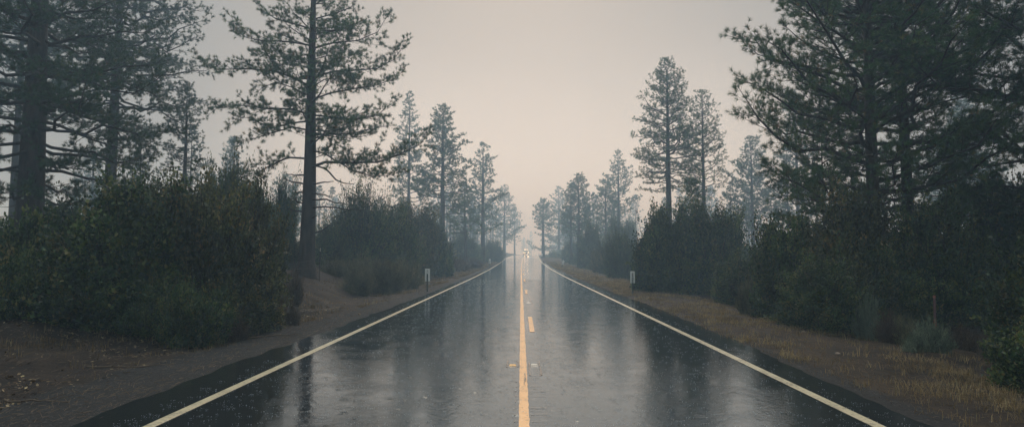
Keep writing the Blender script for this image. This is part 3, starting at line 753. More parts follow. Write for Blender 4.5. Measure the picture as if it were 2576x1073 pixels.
bush_v('shrub', 'rounded dark olive shrub behind the farther left marker post', 1095, 565, 56, 56, 'oak_a', 'leaf_dark', 4.2, group=GM)
bush_v('shrub', 'low leafy shrub just behind the stakes left of the open pine trunk', 728, 600, 33, 45, 'fine_a', 'leaf_olive', 2.2, group=GM)
bush_v('shrub', 'dark shrub standing right beside the open pine trunk', 835, 560, 38, 60, 'fine_a', 'leaf_dark', 5.2, group=GM)
GS = 'low scrub on the left bank'
for i, (vx, vt, Y, Rv, lab) in enumerate([
    (842, 655, 33, 40, 'low yellowish scrub clump nearest the open pine'),
    (905, 648, 34, 55, 'low olive scrub clump in the middle of the left bank'),
    (965, 655, 32, 55, 'widest low scrub clump at the foot of the left bank'),
    (1020, 662, 35, 42, 'low scrub clump just left of the near left marker post'),
    (900, 677, 29.5, 46, 'lowest scrub clump at the front of the bank'),
    (1034, 664, 40, 32, 'small scrub clump behind the near left marker post')]):
    bush_v('scrub_clump', lab, vx, vt, Y, Rv, ('fine_a', 'sage')[i % 2], 'scrub', i * 1.3, group=GS, cat='scrub')
for i, (vx, vt, Y, Rv, lab) in enumerate([
    (1150, 645, 72, 50, 'brown brush mound under the crooked pine'),
    (1190, 648, 84, 34, 'brown brush mound beside the straight-trunked pine'),
    (1110, 660, 58, 30, 'small brown brush by the farther left marker post'),
    (742, 672, 22, 34, 'bare brown brush on the bank in front of the open pine'),
    (690, 712, 17.5, 40, 'twiggy brown brush at the right end of the left thicket'),
    (600, 795, 14.0, 36, 'dry brush in the ditch below the left thicket'),
    (735, 762, 17.0, 26, 'small dead weed clump low on the dirt bank near the pale rock')]):
    bush_v('brush_clump', lab, vx, vt, Y, Rv, 'brush', 'brown_twig', i * 1.7, group='brown brush on the left verge', cat='brush')
bush_v('shrub', 'hazy dark shrub behind the straight-trunked pine at the left verge', 1240, 605, 120, 30, 'fine_a', 'leaf_dark', 2.0, group=GM)
bush_v('shrub', 'misty shrub behind the crooked pine', 1165, 585, 100, 60, 'fine_b', 'leaf_dark', 1.0, group=GM)
# right side
GR = 'shrubs on the right verge'
bush_v('shrub', 'large round dark shrub behind the near right marker post', 1668, 528, 33, 96, 'oak_a', 'leaf_dark', .7, group=GR)
bush_v('shrub', 'tall leafy right half of the round dark shrub mass, under the young green pine', 1780, 520, 34, 95, 'oak_b', 'leaf_dark', 2.7, group=GR)
bush_v('shrub', 'lower dark shrub filling the front between the round mass and the right pines', 1862, 640, 27, 85, 'oak_c', 'leaf_dark', 3.9, group=GR)
bush_v('shrub', 'grey-green shrub left of the large round dark shrub', 1566, 588, 57, 52, 'fine_a', 'leaf_dark', 1.1, group=GR)
bush_v('shrub', 'olive shrub farther down the right verge with hazy top', 1530, 605, 70, 48, 'fine_b', 'leaf_olive', 2.1, group=GR)
bush_v('shrub', 'misty shrub at the foot of the twin-topped pine', 1482, 565, 90, 42, 'oak_c', 'leaf_dark', .1, group=GR)
bush_v('shrub', 'faint shrub behind the tilted marker post', 1442, 605, 124, 34, 'fine_a', 'leaf_dark', 5.1, group=GR)
bush_v('shrub', 'misty rounded shrub between the slim hazy pine and the grey-green shrub', 1560, 555, 96, 46, 'oak_b', 'leaf_dark', 3.1, group=GR)
bush_v('shrub', 'dark shrub below the boughs that reach over the verge', 1985, 560, 20, 125, 'oak_b', 'leaf_dark', .9, group=GR)
bush_v('shrub', 'large olive shrub hiding the foot of the close pair of trunks', 2140, 500, 18, 165, 'oak_a', 'leaf_olive', 4.4, group=GR)
bush_v('shrub', 'dark shrub right of the close pair of trunks', 2330, 520, 18.5, 150, 'oak_c', 'leaf_dark', 3.4, group=GR)
bush_v('shrub', 'low dark shrub at the front below the olive one', 2050, 650, 16.5, 120, 'oak_c', 'leaf_dark', 5.9, group=GR)
bush_v('shrub', 'low shrub behind the pale sage plants', 2215, 640, 17.2, 115, 'oak_a', 'leaf_dark', 1.9, group=GR)
bush_v('shrub', 'dark shrub standing behind the rusty stake', 2390, 600, 18.6, 125, 'oak_b', 'leaf_dark', 2.9, group=GR)
bush_v('shrub', 'large near shrub at the right edge of view, leafy down to the grass', 2660, 590, 12.0, 190, 'oak_a', 'leaf_dark', .4, group=GR)
bush_v('shrub', 'lowest leafy shrub in the lower right corner', 2690, 800, 8.8, 190, 'oak_b', 'leaf_dark', 2.4, group=GR)
bush_v('shrub', 'tall dark shrub at the right edge behind the near leafy one', 2530, 440, 21, 190, 'oak_c', 'leaf_dark', 4.9, group=GR)
for i, (vx, vt, Y, Rv, v, m_, lab) in enumerate([
    (2180, 752, 15.5, 34, 'sage', 'sage', 'upright pale grey-green sage plant left of the rusty stake'),
    (2235, 782, 14.6, 52, 'brush', 'brown_twig', 'brown dried plant next to the upright sage'),
    (2285, 800, 14.2, 44, 'sage', 'scrub', 'olive tussock midway to the rusty stake'),
    (2340, 808, 13.0, 50, 'sage', 'sage', 'silvery sage plant at the foot of the rusty stake'),
    (2300, 835, 12.6, 40, 'sage', 'sage', 'smaller silvery sage plant left of the one at the stake'),
    (2420, 815, 13.8, 48, 'brush', 'brown_twig', 'dry brown plant right of the rusty stake'),
    (1880, 705, 21, 30, 'sage', 'scrub', 'small olive tuft under the boughs that reach over the verge')]):
    bush_v('sage_plant', lab, vx, vt, Y, Rv, v, m_, i * 1.1, group='low plants on the right verge', cat='low plant')

# ------------------------------------------------------------------ masses far off: undergrowth and woods
low = [bush_arrays(200 + i, shoots=260, leaves=12, leaf=.11, narrow=.6, lobes=10, spike=.2)[0] for i in range(3)]
ug = MB(); rng = np.random.default_rng(77)
def far_enough(x, y):
    u = abs(x - float(road_c(np.array([y]))[0])); return u
cnt = 0
while cnt < 210:
    y = 26 + 190 * rng.random() ** 1.2; side = -1 if rng.random() < .5 else 1
    ulo = (17 if side < 0 else 16) + (0 if y < 60 else -6 if y < 110 else -8.5); u = ulo + 55 * rng.random() ** 1.5
    x = float(road_c(np.array([y]))[0]) + side * u
    if side < 0 and y < 45 and u < 22: continue
    r = 1.3 + 1.5 * rng.random()
    ug.merge(low[int(rng.integers(3))], (x, y, gz(x, y) - .1), rng.random() * 6, (r * 1.2, r * 1.2, r * (.75 + .5 * rng.random())), rng.normal(0, .1)); cnt += 1
tag(ug.build('undergrowth', M['leaf_dark']), 'hazy mass of dark brush behind the roadside shrubs on both sides', 'undergrowth', kind='stuff')

fw_w = MB(); fw_n = MB()
vars_ = []
for i in range(4):
    w, b_, n_, tp, r_ = pine_mesh(20, .26, 2.5 + i, 4.0, 42, 300 + i, 'bg', peak=.25, power=.7, droop=-.12)
    vars_.append(([np.concatenate([w.arrays()[0], b_.arrays()[0]])], w.arrays(), b_.arrays(), n_.arrays()))
def wood_tree(x, y, s, rot, sx=1):
    v = vars_[int(rng.integers(4))]
    for arr in (v[1], v[2]): fw_w.merge(arr, (x, y, gz(x, y) - .3), rot, (s * sx, s * sx, s))
    fw_n.merge(v[3], (x, y, gz(x, y) - .3), rot, (s * sx, s * sx, s), rng.normal(0, .08))
cnt = 0
while cnt < 150:
    y = 60 + 330 * rng.random(); side = -1 if rng.random() < .5 else 1
    u = np.interp(y, [60, 120, 200, 400], [32, 17, 12, 14]) + 70 * rng.random() ** 1.4
    x = float(road_c(np.array([y]))[0]) + side * u
    # keep the gaps of the photograph open
    wood_tree(x, y, .62 + .42 * rng.random() if y > 150 else .5 + .28 * rng.random(), rng.random() * 6.3); cnt += 1
# wood closing the view where the road bends away
for k in range(26):
    y = 520 + 120 * rng.random(); x = 0 + 75 * rng.random()
    if abs(x - float(road_c(np.array([y]))[0])) < 6: continue
    wood_tree(x, y, .7 + .35 * rng.random(), rng.random() * 6.3)
o = fw_n.build('distant_woods', M['needle_dark']); tag(o, 'far pine woods fading into mist on both sides and beyond the road bend', 'woods', kind='stuff')
t_ = fw_w.build('trunks', M['bark'], o); t_['kind'] = 'stuff'
# dense side woods at near range, mostly out of view; they shut out the light from the sides
sw = MB(); sww = MB()
for k in range(46):
    side = -1 if k % 2 else 1
    y = -18 + 58 * rng.random(); u = (24 if side < 0 else 18) + 26 * rng.random() + max(0, (y - 5) * .45)
    x = side * u
    v = vars_[int(rng.integers(4))]; s = .75 + .3 * rng.random(); rot = rng.random() * 6.3
    for arr in (v[1], v[2]): sww.merge(arr, (x, y, gz(x, y) - .3), rot, (s * 1.1, s * 1.1, s))
    sw.merge(v[3], (x, y, gz(x, y) - .3), rot, (s * 1.25, s * 1.25, s))
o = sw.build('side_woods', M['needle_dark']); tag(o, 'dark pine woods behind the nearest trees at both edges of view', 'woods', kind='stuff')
t_ = sww.build('trunks', M['bark'], o); t_['kind'] = 'stuff'

# ------------------------------------------------------------------ grass, litter, gravel
def blades(n_cl, xy, per, hgt, wid, seed, matname, name, label, lean=.7, spread=.07, tint_mu=.5):
    rng = np.random.default_rng(seed)
    x, y = xy(n_cl, rng); n = len(x)
    z = ground_z(x, y)
    hs = hgt * (.5 + .9 * rng.random(n)) 
    bx = np.repeat(x, per) + rng.normal(0, spread, n * per); by = np.repeat(y, per) + rng.normal(0, spread, n * per)
    bz = np.repeat(z, per) - .02
    hh = np.repeat(hs, per) * (.5 + .7 * rng.random(n * per))
    a = rng.random(n * per) * 2 * PI; ln = lean * rng.random(n * per)
    dx, dy = np.cos(a) * ln, np.sin(a) * ln
    w = wid * (1 + np.repeat(y, per) / 14)
    px, py = -np.sin(a) * w / 2, np.cos(a) * w / 2
    B = np.stack([bx, by, bz], 1); pr = np.stack([px, py, 0 * px], 1)
    Mi = B + np.stack([dx * hh * .35, dy * hh * .35, hh * .6], 1); Tp = B + np.stack([dx * hh, dy * hh, hh * (1 - .35 * ln)], 1)
    V = np.stack([B - pr, B + pr, Mi + pr * .7, Mi - pr * .7, Tp], 1)
    i = np.arange(n * per) * 5
    mb = MB(); t = np.clip(np.repeat(rng.normal(tint_mu, .2, n), per) + rng.normal(0, .12, n * per), 0, .95)
    mb.add(V.reshape(-1, 3), np.stack([i, i + 1, i + 2, i + 3], 1), np.stack([i + 3, i + 2, i + 4], 1), np.repeat(t, 5))
    return tag(mb.build(name, M[matname]), label, 'grass', kind='stuff')

def xy_right(n, rng):
    y = 4 + 116 * rng.random(n * 3) ** 2.0; u = 4.35 + 4.4 * rng.random(n * 3) ** 1.1
    dens = np.interp(u, [4.2, 4.7, 6, 7.6, 8.8], [.25, .9, .75, .6, .05]) * np.interp(fbm(u / 1.1, y / 1.6, 71, 3), [-.25, .1, .4], [.08, .7, 1])
    dens *= np.interp(y, [0, 45, 60, 75], [1, 1, .6, 1])
    k = rng.random(n * 3) < dens; y = y[k]; u = u[k]
    return u + road_c(y), y
blades(9000, xy_right, 9, .135, .0042, 81, 'straw', 'verge_grass', 'dry golden grass along the right verge', lean=1.25)
def xy_left(n, rng):
    y = 8 + 120 * rng.random(n * 3) ** 1.8
    u = np.interp(y, [8, 16, 25, 45, 90], [6.5, 5.8, 5.3, 4.9, 4.5]) + 3.2 * rng.random(n * 3) ** 1.6
    dens = np.interp(fbm(u / 1.0, y / 1.5, 91, 3), [-.15, .2, .45], [.03, .45, 1]) * np.interp(y, [8, 20, 40], [.3, .6, 1])
    k = rng.random(n * 3) < dens; y = y[k]; u = u[k]
    return -u + road_c(y), y
blades(5200, xy_left, 8, .15, .0042, 82, 'straw', 'roadside_grass', 'thin dry grass along the left shoulder and bank', tint_mu=.35)
def xy_bank(n, rng):
    x = -8 - 7 * rng.random(n); y = 15 + 40 * rng.random(n); return x, y
blades(2500, xy_bank, 7, .13, .004, 83, 'brown_twig', 'bank_weeds', 'dead brown weeds on the dirt bank')

rng = np.random.default_rng(99)
def flakes(n, xy, size, matname, name, label, cat):
    x, y = xy(n); n = len(x); z = ground_z(x, y) + .012
    a = rng.random(n) * 2 * PI; s = size * (.5 + rng.random(n)) * (1 + y / 25)
    nn = norm(np.stack([rng.normal(0, .35, n), rng.normal(0, .35, n), np.ones(n)], 1))
    d1 = norm(np.cross(nn, np.stack([np.cos(a), np.sin(a), 0 * a], 1))); d2 = np.cross(nn, d1)
    P = np.stack([x, y, z], 1)
    V = np.stack([P - d1 * s[:, None], P + d2 * s[:, None] * .5, P + d1 * s[:, None], P - d2 * s[:, None] * .5], 1)
    mb = MB(); mb.add(V.reshape(-1, 3), np.arange(n * 4).reshape(-1, 4), None, np.repeat(np.clip(rng.normal(.45, .28, n), 0, 1), 4))
    return tag(mb.build(name, M[matname]), label, cat, kind='stuff')
def xy_lit(n):
    x = -6.2 - 9 * rng.random(n) ** 1.2; y = 7 + 16 * rng.random(n) ** 1.3
    k = rng.random(n) < np.interp(fbm(x / 1.3, y / 1.3, 15, 3), [-.2, .3], [.1, 1]); return x[k], y[k]
flakes(19000, xy_lit, .021, 'litter', 'fallen_leaves', 'yellow and brown fallen leaves on the dark ground at lower left', 'fallen leaves')
def xy_pin(n):
    y = 5 + 40 * rng.random(n) ** 1.6; x = np.where(rng.random(n) < .5, -4.5 - 4.5 * rng.random(n), 4.3 + 5 * rng.random(n)); return x, y
def straws(n):
    x, y = xy_pin(n); z = ground_z(x, y) + .012; n = len(x)
    a = rng.normal(0, .9, n) + PI / 2; L_ = .05 + .09 * rng.random(n)
    A = np.stack([x, y, z], 1); B = A + np.stack([np.cos(a) * L_, np.sin(a) * L_, rng.normal(.01, .02, n)], 1)
    mb = MB(); mb.sticks(A, B, .0018 * (1 + y / 14), .0012 * (1 + y / 14), 3, .5)
    return tag(mb.build('pine_straw', M['litter']), 'fallen pine needles scattered on the shoulders', 'pine straw', kind='stuff')
straws(9000)
def stones(n):
    y = 5 + 38 * rng.random(n) ** 1.7
    L_ = rng.random(n) < .75
    x = np.where(L_, -4.4 - 2.5 * rng.random(n) ** 1.2, 4.25 + 1.1 * rng.random(n)); z = np.maximum(ground_z(x, y), np.where(np.abs(x) < 4.3, 0, -9) + road_z(y))
    s = (.004 + .009 * rng.random(n) ** 2.5) * (1 + y / 40)
    oc = np.array([[1, 0, 0], [-1, 0, 0], [0, 1, 0], [0, -1, 0], [0, 0, .7], [0, 0, -.7]], float)
    V = np.stack([x, y, z + s * .2], 1)[:, None] + (oc[None] * (.7 + .6 * rng.random((n, 6, 1)))) * s[:, None, None]
    f = np.array([[0, 2, 4], [2, 1, 4], [1, 3, 4], [3, 0, 4], [2, 0, 5], [1, 2, 5], [3, 1, 5], [0, 3, 5]])
    mb = MB(); mb.add(V.reshape(-1, 3), None, (f[None] + (np.arange(n) * 6)[:, None, None]).reshape(-1, 3))
    return tag(mb.build('gravel', M['gravel']), 'small grey gravel on the left shoulder', 'gravel', kind='stuff')
stones(14000)

# rain splashing on the pavement
rng = np.random.default_rng(321)
n = 6500; y = 5.5 + 42 * rng.random(n) ** 1.7; x = -4.1 + 8.1 * rng.random(n)
per = 4; X_ = np.repeat(x, per) + rng.normal(0, .022, n * per); Y_ = np.repeat(y, per) + rng.normal(0, .012, n * per); Z_ = .004 + .011 * rng.random(n * per) ** 1.6
r_ = (.0012 + .0016 * rng.random(n * per)) * (1 + Y_ / 22)
oc = np.array([[1, 0, 0], [-1, 0, 0], [0, 1, 0], [0, -1, 0], [0, 0, 1.2], [0, 0, -1.2]], float)
f = np.array([[0, 2, 4], [2, 1, 4], [1, 3, 4], [3, 0, 4], [2, 0, 5], [1, 2, 5], [3, 1, 5], [0, 3, 5]])
mb = MB(); mb.add((np.stack([X_ + road_c(Y_), Y_, Z_ + road_z(Y_)], 1)[:, None] + oc[None] * r_[:, None, None]).reshape(-1, 3), None, (f[None] + (np.arange(n * per) * 6)[:, None, None]).reshape(-1, 3))
tag(mb.build('rain_splashes', M['drop']), 'tiny pale splashes of rain on the wet road', 'rain splashes', kind='stuff')
# fallen sticks on the left ground
rng = np.random.default_rng(123)
def stick(vx, vy, Lm, ang, label):
    Y = 1.7 / max(1, (vy - 643)) * FV; X = at(vx, vy, Y)[0]; o = None
    s_ = np.linspace(-.5, .5, 12); x = s_ * Lm * math.cos(ang); y = s_ * Lm * math.sin(ang) + rng.normal(0, .015, 12)
    z = ground_z(X + x, Y + y) - gz(X, Y) + .02 + .02 * rng.random(12)
    mb = MB(); mb.tube(np.stack([x, y, z], 1), np.linspace(.016, .006, 12), 6, cap=True)
    for k in (3, 6, 8):
        b0 = np.array([x[k], y[k], z[k]]); b1 = b0 + np.array([math.cos(ang + .8 * (-1) ** k), math.sin(ang + .8 * (-1) ** k), .25]) * Lm * .22
        mb.tube(np.array([b0, (b0 + b1) / 2 + rng.normal(0, .01, 3), b1]), [.007, .005, .003], 5)
    o = mb.build('fallen_branch', M['litter_wood'], loc=(X, Y, gz(X, Y)), smooth=True); tag(o, label, 'branch', 'fallen branches on the left ground')
stick(690, 838, 1.0, .35, 'small fallen branch on the dirt just outside the left edge line, farthest of the three')
stick(330, 905, 1.3, .2, 'fallen branch lying on the dark gravel at lower left')
stick(90, 985, 1.1, -.3, 'fallen branch in the bottom left corner')
# ------------------------------------------------------------------ rocks
def rock(vx, vy, Y, s, label, seed):
    p = at(vx, vy, Y); X = p[0]; g = gz(X, Y)
    r = np.random.default_rng(seed); import bmesh
    bm = bmesh.new(); bmesh.ops.create_icosphere(bm, subdivisions=3, radius=1)
    ph = r.random(6) * 6
    for v in bm.verts:
        c = v.co; f = 1 + .18 * math.sin(2.3 * c.x + ph[0]) + .14 * math.sin(3.1 * c.y + ph[1]) + .12 * math.sin(2.7 * c.z + ph[2]) + .05 * math.sin(7 * c.x + ph[3]) * math.sin(6 * c.y + ph[4])
        v.co = Vector((c.x * f * s, c.y * f * s * .7, c.z * f * s * .55))
    me = D.meshes.new('rock'); bm.to_mesh(me); bm.free(); me.materials.append(M['stone'])
    me.polygons.foreach_set('use_smooth', np.ones(len(me.polygons), bool))
    o = D.objects.new('rock', me); C.objects.link(o); o.location = (X, Y, g + s * .2); o.rotation_euler = (0, 0, r.random() * 6)
    tag(o, label, 'rock', 'rocks on the verges')
rock(713, 777, 21, .12, 'pale rounded rock on the dirt bank below the open pine', 1)
rock(868, 715, 24.5, .07, 'small pale rock at the edge of the low scrub', 2)
rock(905, 748, 19.5, .05, 'tiny pale rock low on the dirt bank toward the shoulder', 3)
rock(2107, 892, 11.6, .06, 'small whitish stone lying in the golden grass at right', 4)
rock(2020, 800, 15.5, .05, 'grey pebble-sized rock in the grass near the marker at right', 5)

# ------------------------------------------------------------------ roadside markers
def rounded_plate(w, h, t, r, y0=0):
    pts = []
    for cx, cz, a0 in ((w / 2 - r, h / 2 - r, 0), (-w / 2 + r, h / 2 - r, 90), (-w / 2 + r, -h / 2 + r, 180), (w / 2 - r, -h / 2 + r, 270)):
        for k in range(5):
            a = math.radians(a0 + k * 22.5); pts.append((cx + r * math.cos(a), cz + r * math.sin(a)))
    n = len(pts); mb = MB()
    F = np.array([[x, y0, z] for x, z in pts]); B = F + np.array([0, t, 0])
    V = np.concatenate([F, B, [[0, y0, 0]], [[0, y0 + t, 0]]])
    j = np.arange(n); j2 = (j + 1) % n
    mb.add(V, np.stack([j, j2, j2 + n, j + n], 1), np.concatenate([np.stack([np.full(n, 2 * n), j2, j], 1), np.stack([np.full(n, 2 * n + 1), j + n, j2 + n], 1)]))
    return mb

def marker(vx, Y, label, plate_w=.2, plate_h=.54, total=1.05, back=False, tilt=0, turn=0, refl=True, old=False, X=None):
    X = at(vx, 680, Y)[0] if X is None else X; g = gz(X, Y)
    o = empty('marker_post', (X, Y, g - .05)); o.rotation_euler = (0, tilt, turn); tag(o, label, 'marker post', 'roadside marker posts')
    p = MB(); ph = total - plate_h * (.5 if not back else .12)
    # U-channel steel post
    yf = -.02 if back else .006
    for lo_, hi_ in (((-.03, yf - .006, 0), (.03, yf, ph + .05)), ((-.034, yf - .03, 0), (-.03, yf + .0, ph + .05)), ((.03, yf - .03, 0), (.034, yf + .0, ph + .05))):
        p.box(lo_, hi_)
    p.build('post', M['post_green'], o)
    pl = rounded_plate(plate_w, plate_h, .004, .03); q_ = pl.build('plate', M['old_grey' if old else 'trim_white'], o); q_.location = (0, 0, total - plate_h / 2 + .05)
    if back:
        t = MB(); t.box((-.022, -.062, total - .2), (.022, -.056, total - .05)); t.build('reflector', M['trim_white'], o)
        for zz in (total - .12, total - .42):
            b = MB(); b.tube([[0, -.075, zz], [0, -.05, zz]], .009, 8, cap=True); b.build('bolt', M['chrome'], o)
    elif refl:
        t = MB(); t.box((-.035, -.006, plate_h * .02), (.035, -.001, plate_h * .36)); r_ = t.build('reflector', M['trim_grey'], o); r_.location = (0, 0, total - plate_h / 2 + .05)
    return o
marker(1075, 32, 'nearest marker post on the left shoulder, two white strips either side of a green post', .24, .62, 1.12, back=True)
marker(1097, 60, 'weathered white marker post on the left bank in front of dark brush', .24, .62, .95, back=True, X=at(1097, 657, 60)[0])
marker(1231.5, 88, 'small white marker post far along the left road edge', .24, .66, 1.15, back=True)
marker(1590.5, 29.5, 'white marker post with grey reflector panel at the near right verge', .205, .54, 1.03)
marker(1603, 47, 'greyish marker post just behind the white one at right, standing in the ditch', .19, .62, 1.0, old=True, turn=.5)
marker(1412, 86, 'tilted white marker post leaning right on the right verge', .24, .6, 1.0, tilt=.28, refl=False)
marker(1363, 150, 'tiny white marker at the foot of the lone small pine', .22, .62, 1.1, refl=False)
marker(1355.5, 178, 'farthest tiny white marker beyond the lone small pine', .22, .62, 1.1, refl=False)

# rusty stake
X = at(2350, 800, 15)[0]; o = empty('stake', (X, 15, gz(X, 15) - .1)); o.rotation_euler = (0, .02, .4)
tag(o, 'thin rust-brown stake with dark banded top above the sage at lower right', 'stake')
s = MB(); s.box((-.03, -.01, 0), (.03, .012, .66)); s.build('shaft', M['rust'], o)
s = MB(); s.box((-.03, -.01, .662), (.03, .012, 1.13)); s.build('banded_top', M['rust_dark'], o)
s = MB(); s.box((-.032, -.012, 1.132), (.032, .014, 1.19)); s.build('cap', M['rust'], o)

# wire fence by the open pine
A = at(1099 / 1.4913, 703, 27); Bp = at(1198 / 1.4913, 690, 29.0)
o = empty('wire_fence', (A[0], 27, gz(A[0], 27))); tag(o, 'low wire fence on two thin leaning steel stakes beside the open pine trunk', 'fence')
hts = [1.18, 1.28]; tops = []
for i, (P, top) in enumerate(((A, at(741.6, 652, 27)), (Bp, at(805.3, 632, 29.0)))):
    g = gz(P[0], P[1]) - .1
    b0 = np.array([P[0] - A[0], P[1] - 27, g - gz(A[0], 27)]); t0 = np.array([top[0] - A[0], P[1] - 27, top[2] - gz(A[0], 27)])
    m_ = MB(); m_.tube([b0, (b0 + t0) / 2, t0], .022, 4, cap=True); m_.build('fence_post', M['steel'], o)
    if i: m_ = MB(); m_.tube([t0 + [0, 0, .002], t0 + [0.01, 0, .16]], .021, 4, cap=True); m_.build('post_tip', M['stake_tip'], o)
    tops.append((b0, t0))
for f in (.55, .82):
    a = tops[0][0] + (tops[0][1] - tops[0][0]) * f; b = tops[1][0] + (tops[1][1] - tops[1][0]) * f; d = b - a
    s_ = np.linspace(-2.2, 2.4, 30)[:, None]; P = a + d * s_; P[:, 2] -= .04 * np.sin((s_[:, 0] % 1) * PI); P[:, 1] -= .06
    m_ = MB(); m_.tube(P, .004, 4); m_.build('wire', M['steel'], o)

# ------------------------------------------------------------------ the oncoming vehicle
def car():
    Y = 240; c = float(road_c(np.array([Y]))[0]); X = at(1323.5, 643, Y)[0]; z = float(road_z(np.array([Y]))[0]) + .01
    o = empty('pickup_truck', (X, Y, z)); tag(o, 'distant oncoming pale pickup truck with lit headlights and roof lamps', 'pickup truck')
    def prof(pts, w0, w1, m, name, par=o):
        """pts: side outline (y, z), with half widths"""
        mb = MB(); n = len(pts)
        L_ = np.array([[-w, y, z] for (y, z), w in zip(pts, [w0 if z < 1.1 else w1 for y, z in pts])]); R_ = L_ * np.array([-1, 1, 1])
        cl = L_.mean(0); cr = R_.mean(0); V = np.concatenate([L_, R_, [cl], [cr]]); j = np.arange(n); j2 = (j + 1) % n
        mb.add(V, np.stack([j, j2, j2 + n, j + n], 1), np.concatenate([np.stack([np.full(n, 2 * n), j2, j], 1), np.stack([np.full(n, 2 * n + 1), j + n, j2 + n], 1)]))
        return mb.build(name, m, par)
    prof([(0, .42), (-.05, .75), (.0, 1.02), (.25, 1.12), (1.25, 1.18), (1.26, .95), (5.2, 1.05), (5.25, .5), (4.6, .42), (.5, .36)], .95, .93, M['car_paint'], 'body')
    prof([(1.15, 1.16), (1.75, 1.72), (1.95, 1.78), (3.0, 1.78), (3.2, 1.70), (3.35, 1.0), (1.3, 1.0)], .9, .76, M['car_paint'], 'cab')
    m_ = MB(); m_.add([[-.78, 1.175, 1.2], [.78, 1.175, 1.2], [.68, 1.70, 1.69], [-.68, 1.70, 1.69], [-.78, 1.20, 1.18], [.78, 1.20, 1.18], [.68, 1.74, 1.68], [-.68, 1.74, 1.68]],
                      [[0, 1, 2, 3], [7, 6, 5, 4], [0, 4, 5, 1], [3, 2, 6, 7], [0, 3, 7, 4], [1, 5, 6, 2]]); m_.build('windscreen', M['car_glass'], o)
    b = MB(); b.box((-.94, -.16, .42), (.94, -.04, .64)); b.build('bumper', M['chrome'], o)
    b = MB(); b.box((-.5, -.07, .72), (.5, -.03, .95)); b.build('grille', M['chrome'], o)
    for sx in (-1, 1):
        for y in (.9, 4.3):
            w = MB(); w.tube([[sx * .72, y, .37], [sx * .95, y, .37]], .37, 20, cap=True); t_ = w.build('wheel', M['tyre'], o)
            w = MB(); w.tube([[sx * .951, y, .37], [sx * .965, y, .37]], .2, 14, cap=True); w.build('rim', M['chrome'], t_)
        h = MB(); h.tube([[sx * .70, -.075, .84], [sx * .70, -.02, .84]], .15, 18, cap=True); h.build('headlight', M['lamp'], o)
        h = MB(); h.tube([[sx * .48, 1.78, 1.98], [sx * .48, 1.9, 1.98]], .14, 16, cap=True); h.build('roof_lamp', M['lamp'], o)
        h = MB(); h.tube([[sx * .48, 1.86, 1.76], [sx * .48, 1.86, 1.86]], .02, 6, cap=True); h.build('lamp_bracket', M['chrome'], o)
        h = MB(); h.tube([[sx * .55, -.2, .53], [sx * .55, -.14, .53]], .09, 14, cap=True); h.build('fog_lamp', M['lamp_dim'], o)
        h = MB(); h.box((min(sx * .95, sx * 1.15), 1.35, 1.1), (max(sx * .95, sx * 1.15), 1.42, 1.3)); h.build('mirror', M['car_paint'], o)
car()

# ------------------------------------------------------------------ haze
hz = MB(); hz.box((-450, -90, -16), (520, 960, 46))
hm = D.materials.new('haze_air'); hm.use_nodes = True; nt = hm.node_tree; nt.nodes.clear()
out = nt.nodes.new('ShaderNodeOutputMaterial'); pv = nt.nodes.new('ShaderNodeVolumePrincipled')
pv.inputs['Color'].default_value = (.52, .76, 1.0, 1); pv.inputs['Absorption Color'].default_value = (1, 1, 1, 1)
pv.inputs['Density'].default_value = .0038; pv.inputs['Anisotropy'].default_value = .42
nt.links.new(pv.outputs[0], out.inputs['Volume'])
tag(hz.build('haze', hm), kind='stuff')['label'] = 'pale mist and rain haze filling the air'

# ------------------------------------------------------------------ sky and sun
w = D.worlds.new('World'); sc.world = w; w.use_nodes = True; nt = w.node_tree; L = nt.links.new
bg = nt.nodes['Background']
SUN_EL, SUN_AZ = math.radians(33), 0.0
sky = nt.nodes.new('ShaderNodeTexSky'); sky.sky_type = 'NISHITA'; sky.sun_disc = False; sky.sun_elevation = SUN_EL; sky.sun_rotation = SUN_AZ
sky.air_density = 1; sky.dust_density = 5
bg2 = nt.nodes.new('ShaderNodeBackground'); L(sky.outputs[0], bg2.inputs[0]); bg2.inputs[1].default_value = .05
tc = nt.nodes.new('ShaderNodeTexCoord')
dot = N(nt, 'ShaderNodeVectorMath', operation='DOT_PRODUCT'); L(tc.outputs['Generated'], dot.inputs[0]); dv = Vector((0.01, 1, .12)).normalized(); dot.inputs[1].default_value = dv
rp = ramp(nt, dot.outputs['Value'], [(0, (.52, .62, .65)), (.36, (.30, .37, .40)), (.70, (.33, .35, .36)), (.86, (.37, .355, .335)), (.93, (.40, .355, .315)), (.985, (.46, .385, .33)), (1, (.60, .48, .40))])
# unseen bright overcast patch added high ahead, to light the haze and wet road
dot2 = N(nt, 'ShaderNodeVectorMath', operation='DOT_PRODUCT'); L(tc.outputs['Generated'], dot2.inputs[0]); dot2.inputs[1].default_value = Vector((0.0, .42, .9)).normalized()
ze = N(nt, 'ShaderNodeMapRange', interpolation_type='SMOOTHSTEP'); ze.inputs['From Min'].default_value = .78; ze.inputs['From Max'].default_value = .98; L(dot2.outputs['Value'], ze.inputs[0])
zm = N(nt, 'ShaderNodeMix', data_type='RGBA'); L(ze.outputs[0], zm.inputs['Factor']); L(rp.outputs[0], zm.inputs['A']); zm.inputs['B'].default_value = (2.75, 2.6, 2.42, 1)
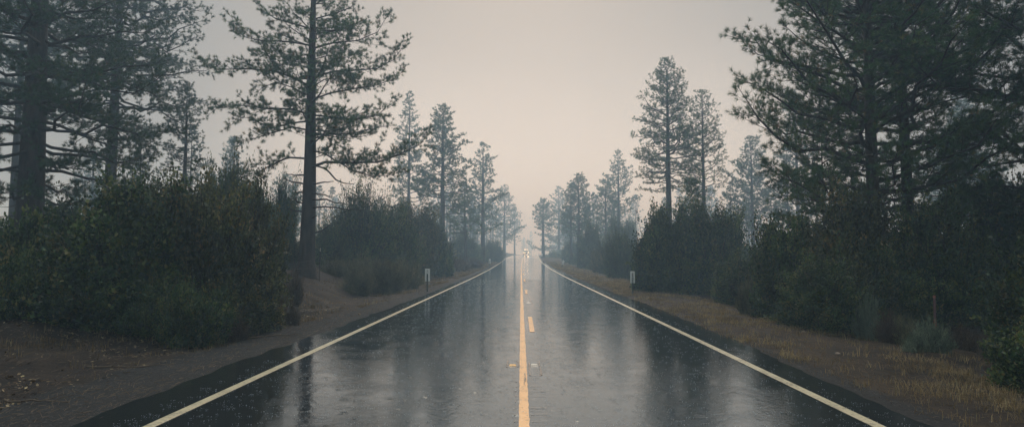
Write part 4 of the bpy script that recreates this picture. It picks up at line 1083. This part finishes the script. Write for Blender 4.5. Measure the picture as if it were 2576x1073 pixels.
# pale glow low over the end of the road
sz = nt.nodes.new('ShaderNodeSeparateXYZ'); L(tc.outputs['Generated'], sz.inputs[0])
e1 = N(nt, 'ShaderNodeMapRange', interpolation_type='SMOOTHSTEP'); e1.inputs['From Min'].default_value = .42; e1.inputs['From Max'].default_value = .02; L(sz.outputs['Z'], e1.inputs[0])
e2 = N(nt, 'ShaderNodeMapRange', interpolation_type='SMOOTHSTEP'); e2.inputs['From Min'].default_value = .86; e2.inputs['From Max'].default_value = .99; L(dot.outputs['Value'], e2.inputs[0])
em = N(nt, 'ShaderNodeMath', operation='MULTIPLY'); L(e1.outputs[0], em.inputs[0]); L(e2.outputs[0], em.inputs[1])
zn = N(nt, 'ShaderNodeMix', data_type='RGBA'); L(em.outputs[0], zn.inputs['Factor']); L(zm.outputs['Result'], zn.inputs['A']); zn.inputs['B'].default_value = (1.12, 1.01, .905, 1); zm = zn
nz = N(nt, 'ShaderNodeTexNoise'); nz.inputs['Scale'].default_value = 2.2; nz.inputs['Detail'].default_value = 3; L(tc.outputs['Generated'], nz.inputs['Vector'])
mr = N(nt, 'ShaderNodeMapRange'); mr.inputs['From Min'].default_value = .3; mr.inputs['From Max'].default_value = .7; mr.inputs['To Min'].default_value = .94; mr.inputs['To Max'].default_value = 1.06
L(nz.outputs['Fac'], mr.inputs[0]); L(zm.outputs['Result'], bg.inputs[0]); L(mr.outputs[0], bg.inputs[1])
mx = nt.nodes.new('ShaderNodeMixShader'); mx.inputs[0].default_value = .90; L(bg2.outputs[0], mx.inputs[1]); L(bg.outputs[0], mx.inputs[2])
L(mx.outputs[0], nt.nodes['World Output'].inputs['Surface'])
sl = D.lights.new('sun', 'SUN'); sl.energy = 1.0; sl.angle = math.radians(25); sl.color = (1, .87, .73)
so = D.objects.new('sun', sl); C.objects.link(so); so.rotation_euler = (-(PI / 2 - SUN_EL), 0, 0)

# ------------------------------------------------------------------ camera and render settings
cam = D.cameras.new('camera'); cam.lens = FV / 2575 * 36; cam.sensor_width = 36; cam.clip_end = 3000; cam.clip_start = .05
co = D.objects.new('camera', cam); C.objects.link(co); co.location = (0, 0, CAM_H); co.rotation_euler = (PI / 2 + PITCH, 0, YAW)
sc.camera = co
sc.view_settings.view_transform = 'Standard'; sc.view_settings.look = 'None'; sc.view_settings.exposure = -.2; sc.view_settings.gamma = 1
cy = sc.cycles
cy.use_denoising = True; cy.denoiser = 'OPENIMAGEDENOISE'
cy.max_bounces = 8; cy.diffuse_bounces = 3; cy.glossy_bounces = 3; cy.transmission_bounces = 3; cy.volume_bounces = 5; cy.transparent_max_bounces = 8
cy.sample_clamp_indirect = 4; cy.sample_clamp_direct = 0
cy.caustics_reflective = False; cy.caustics_refractive = False
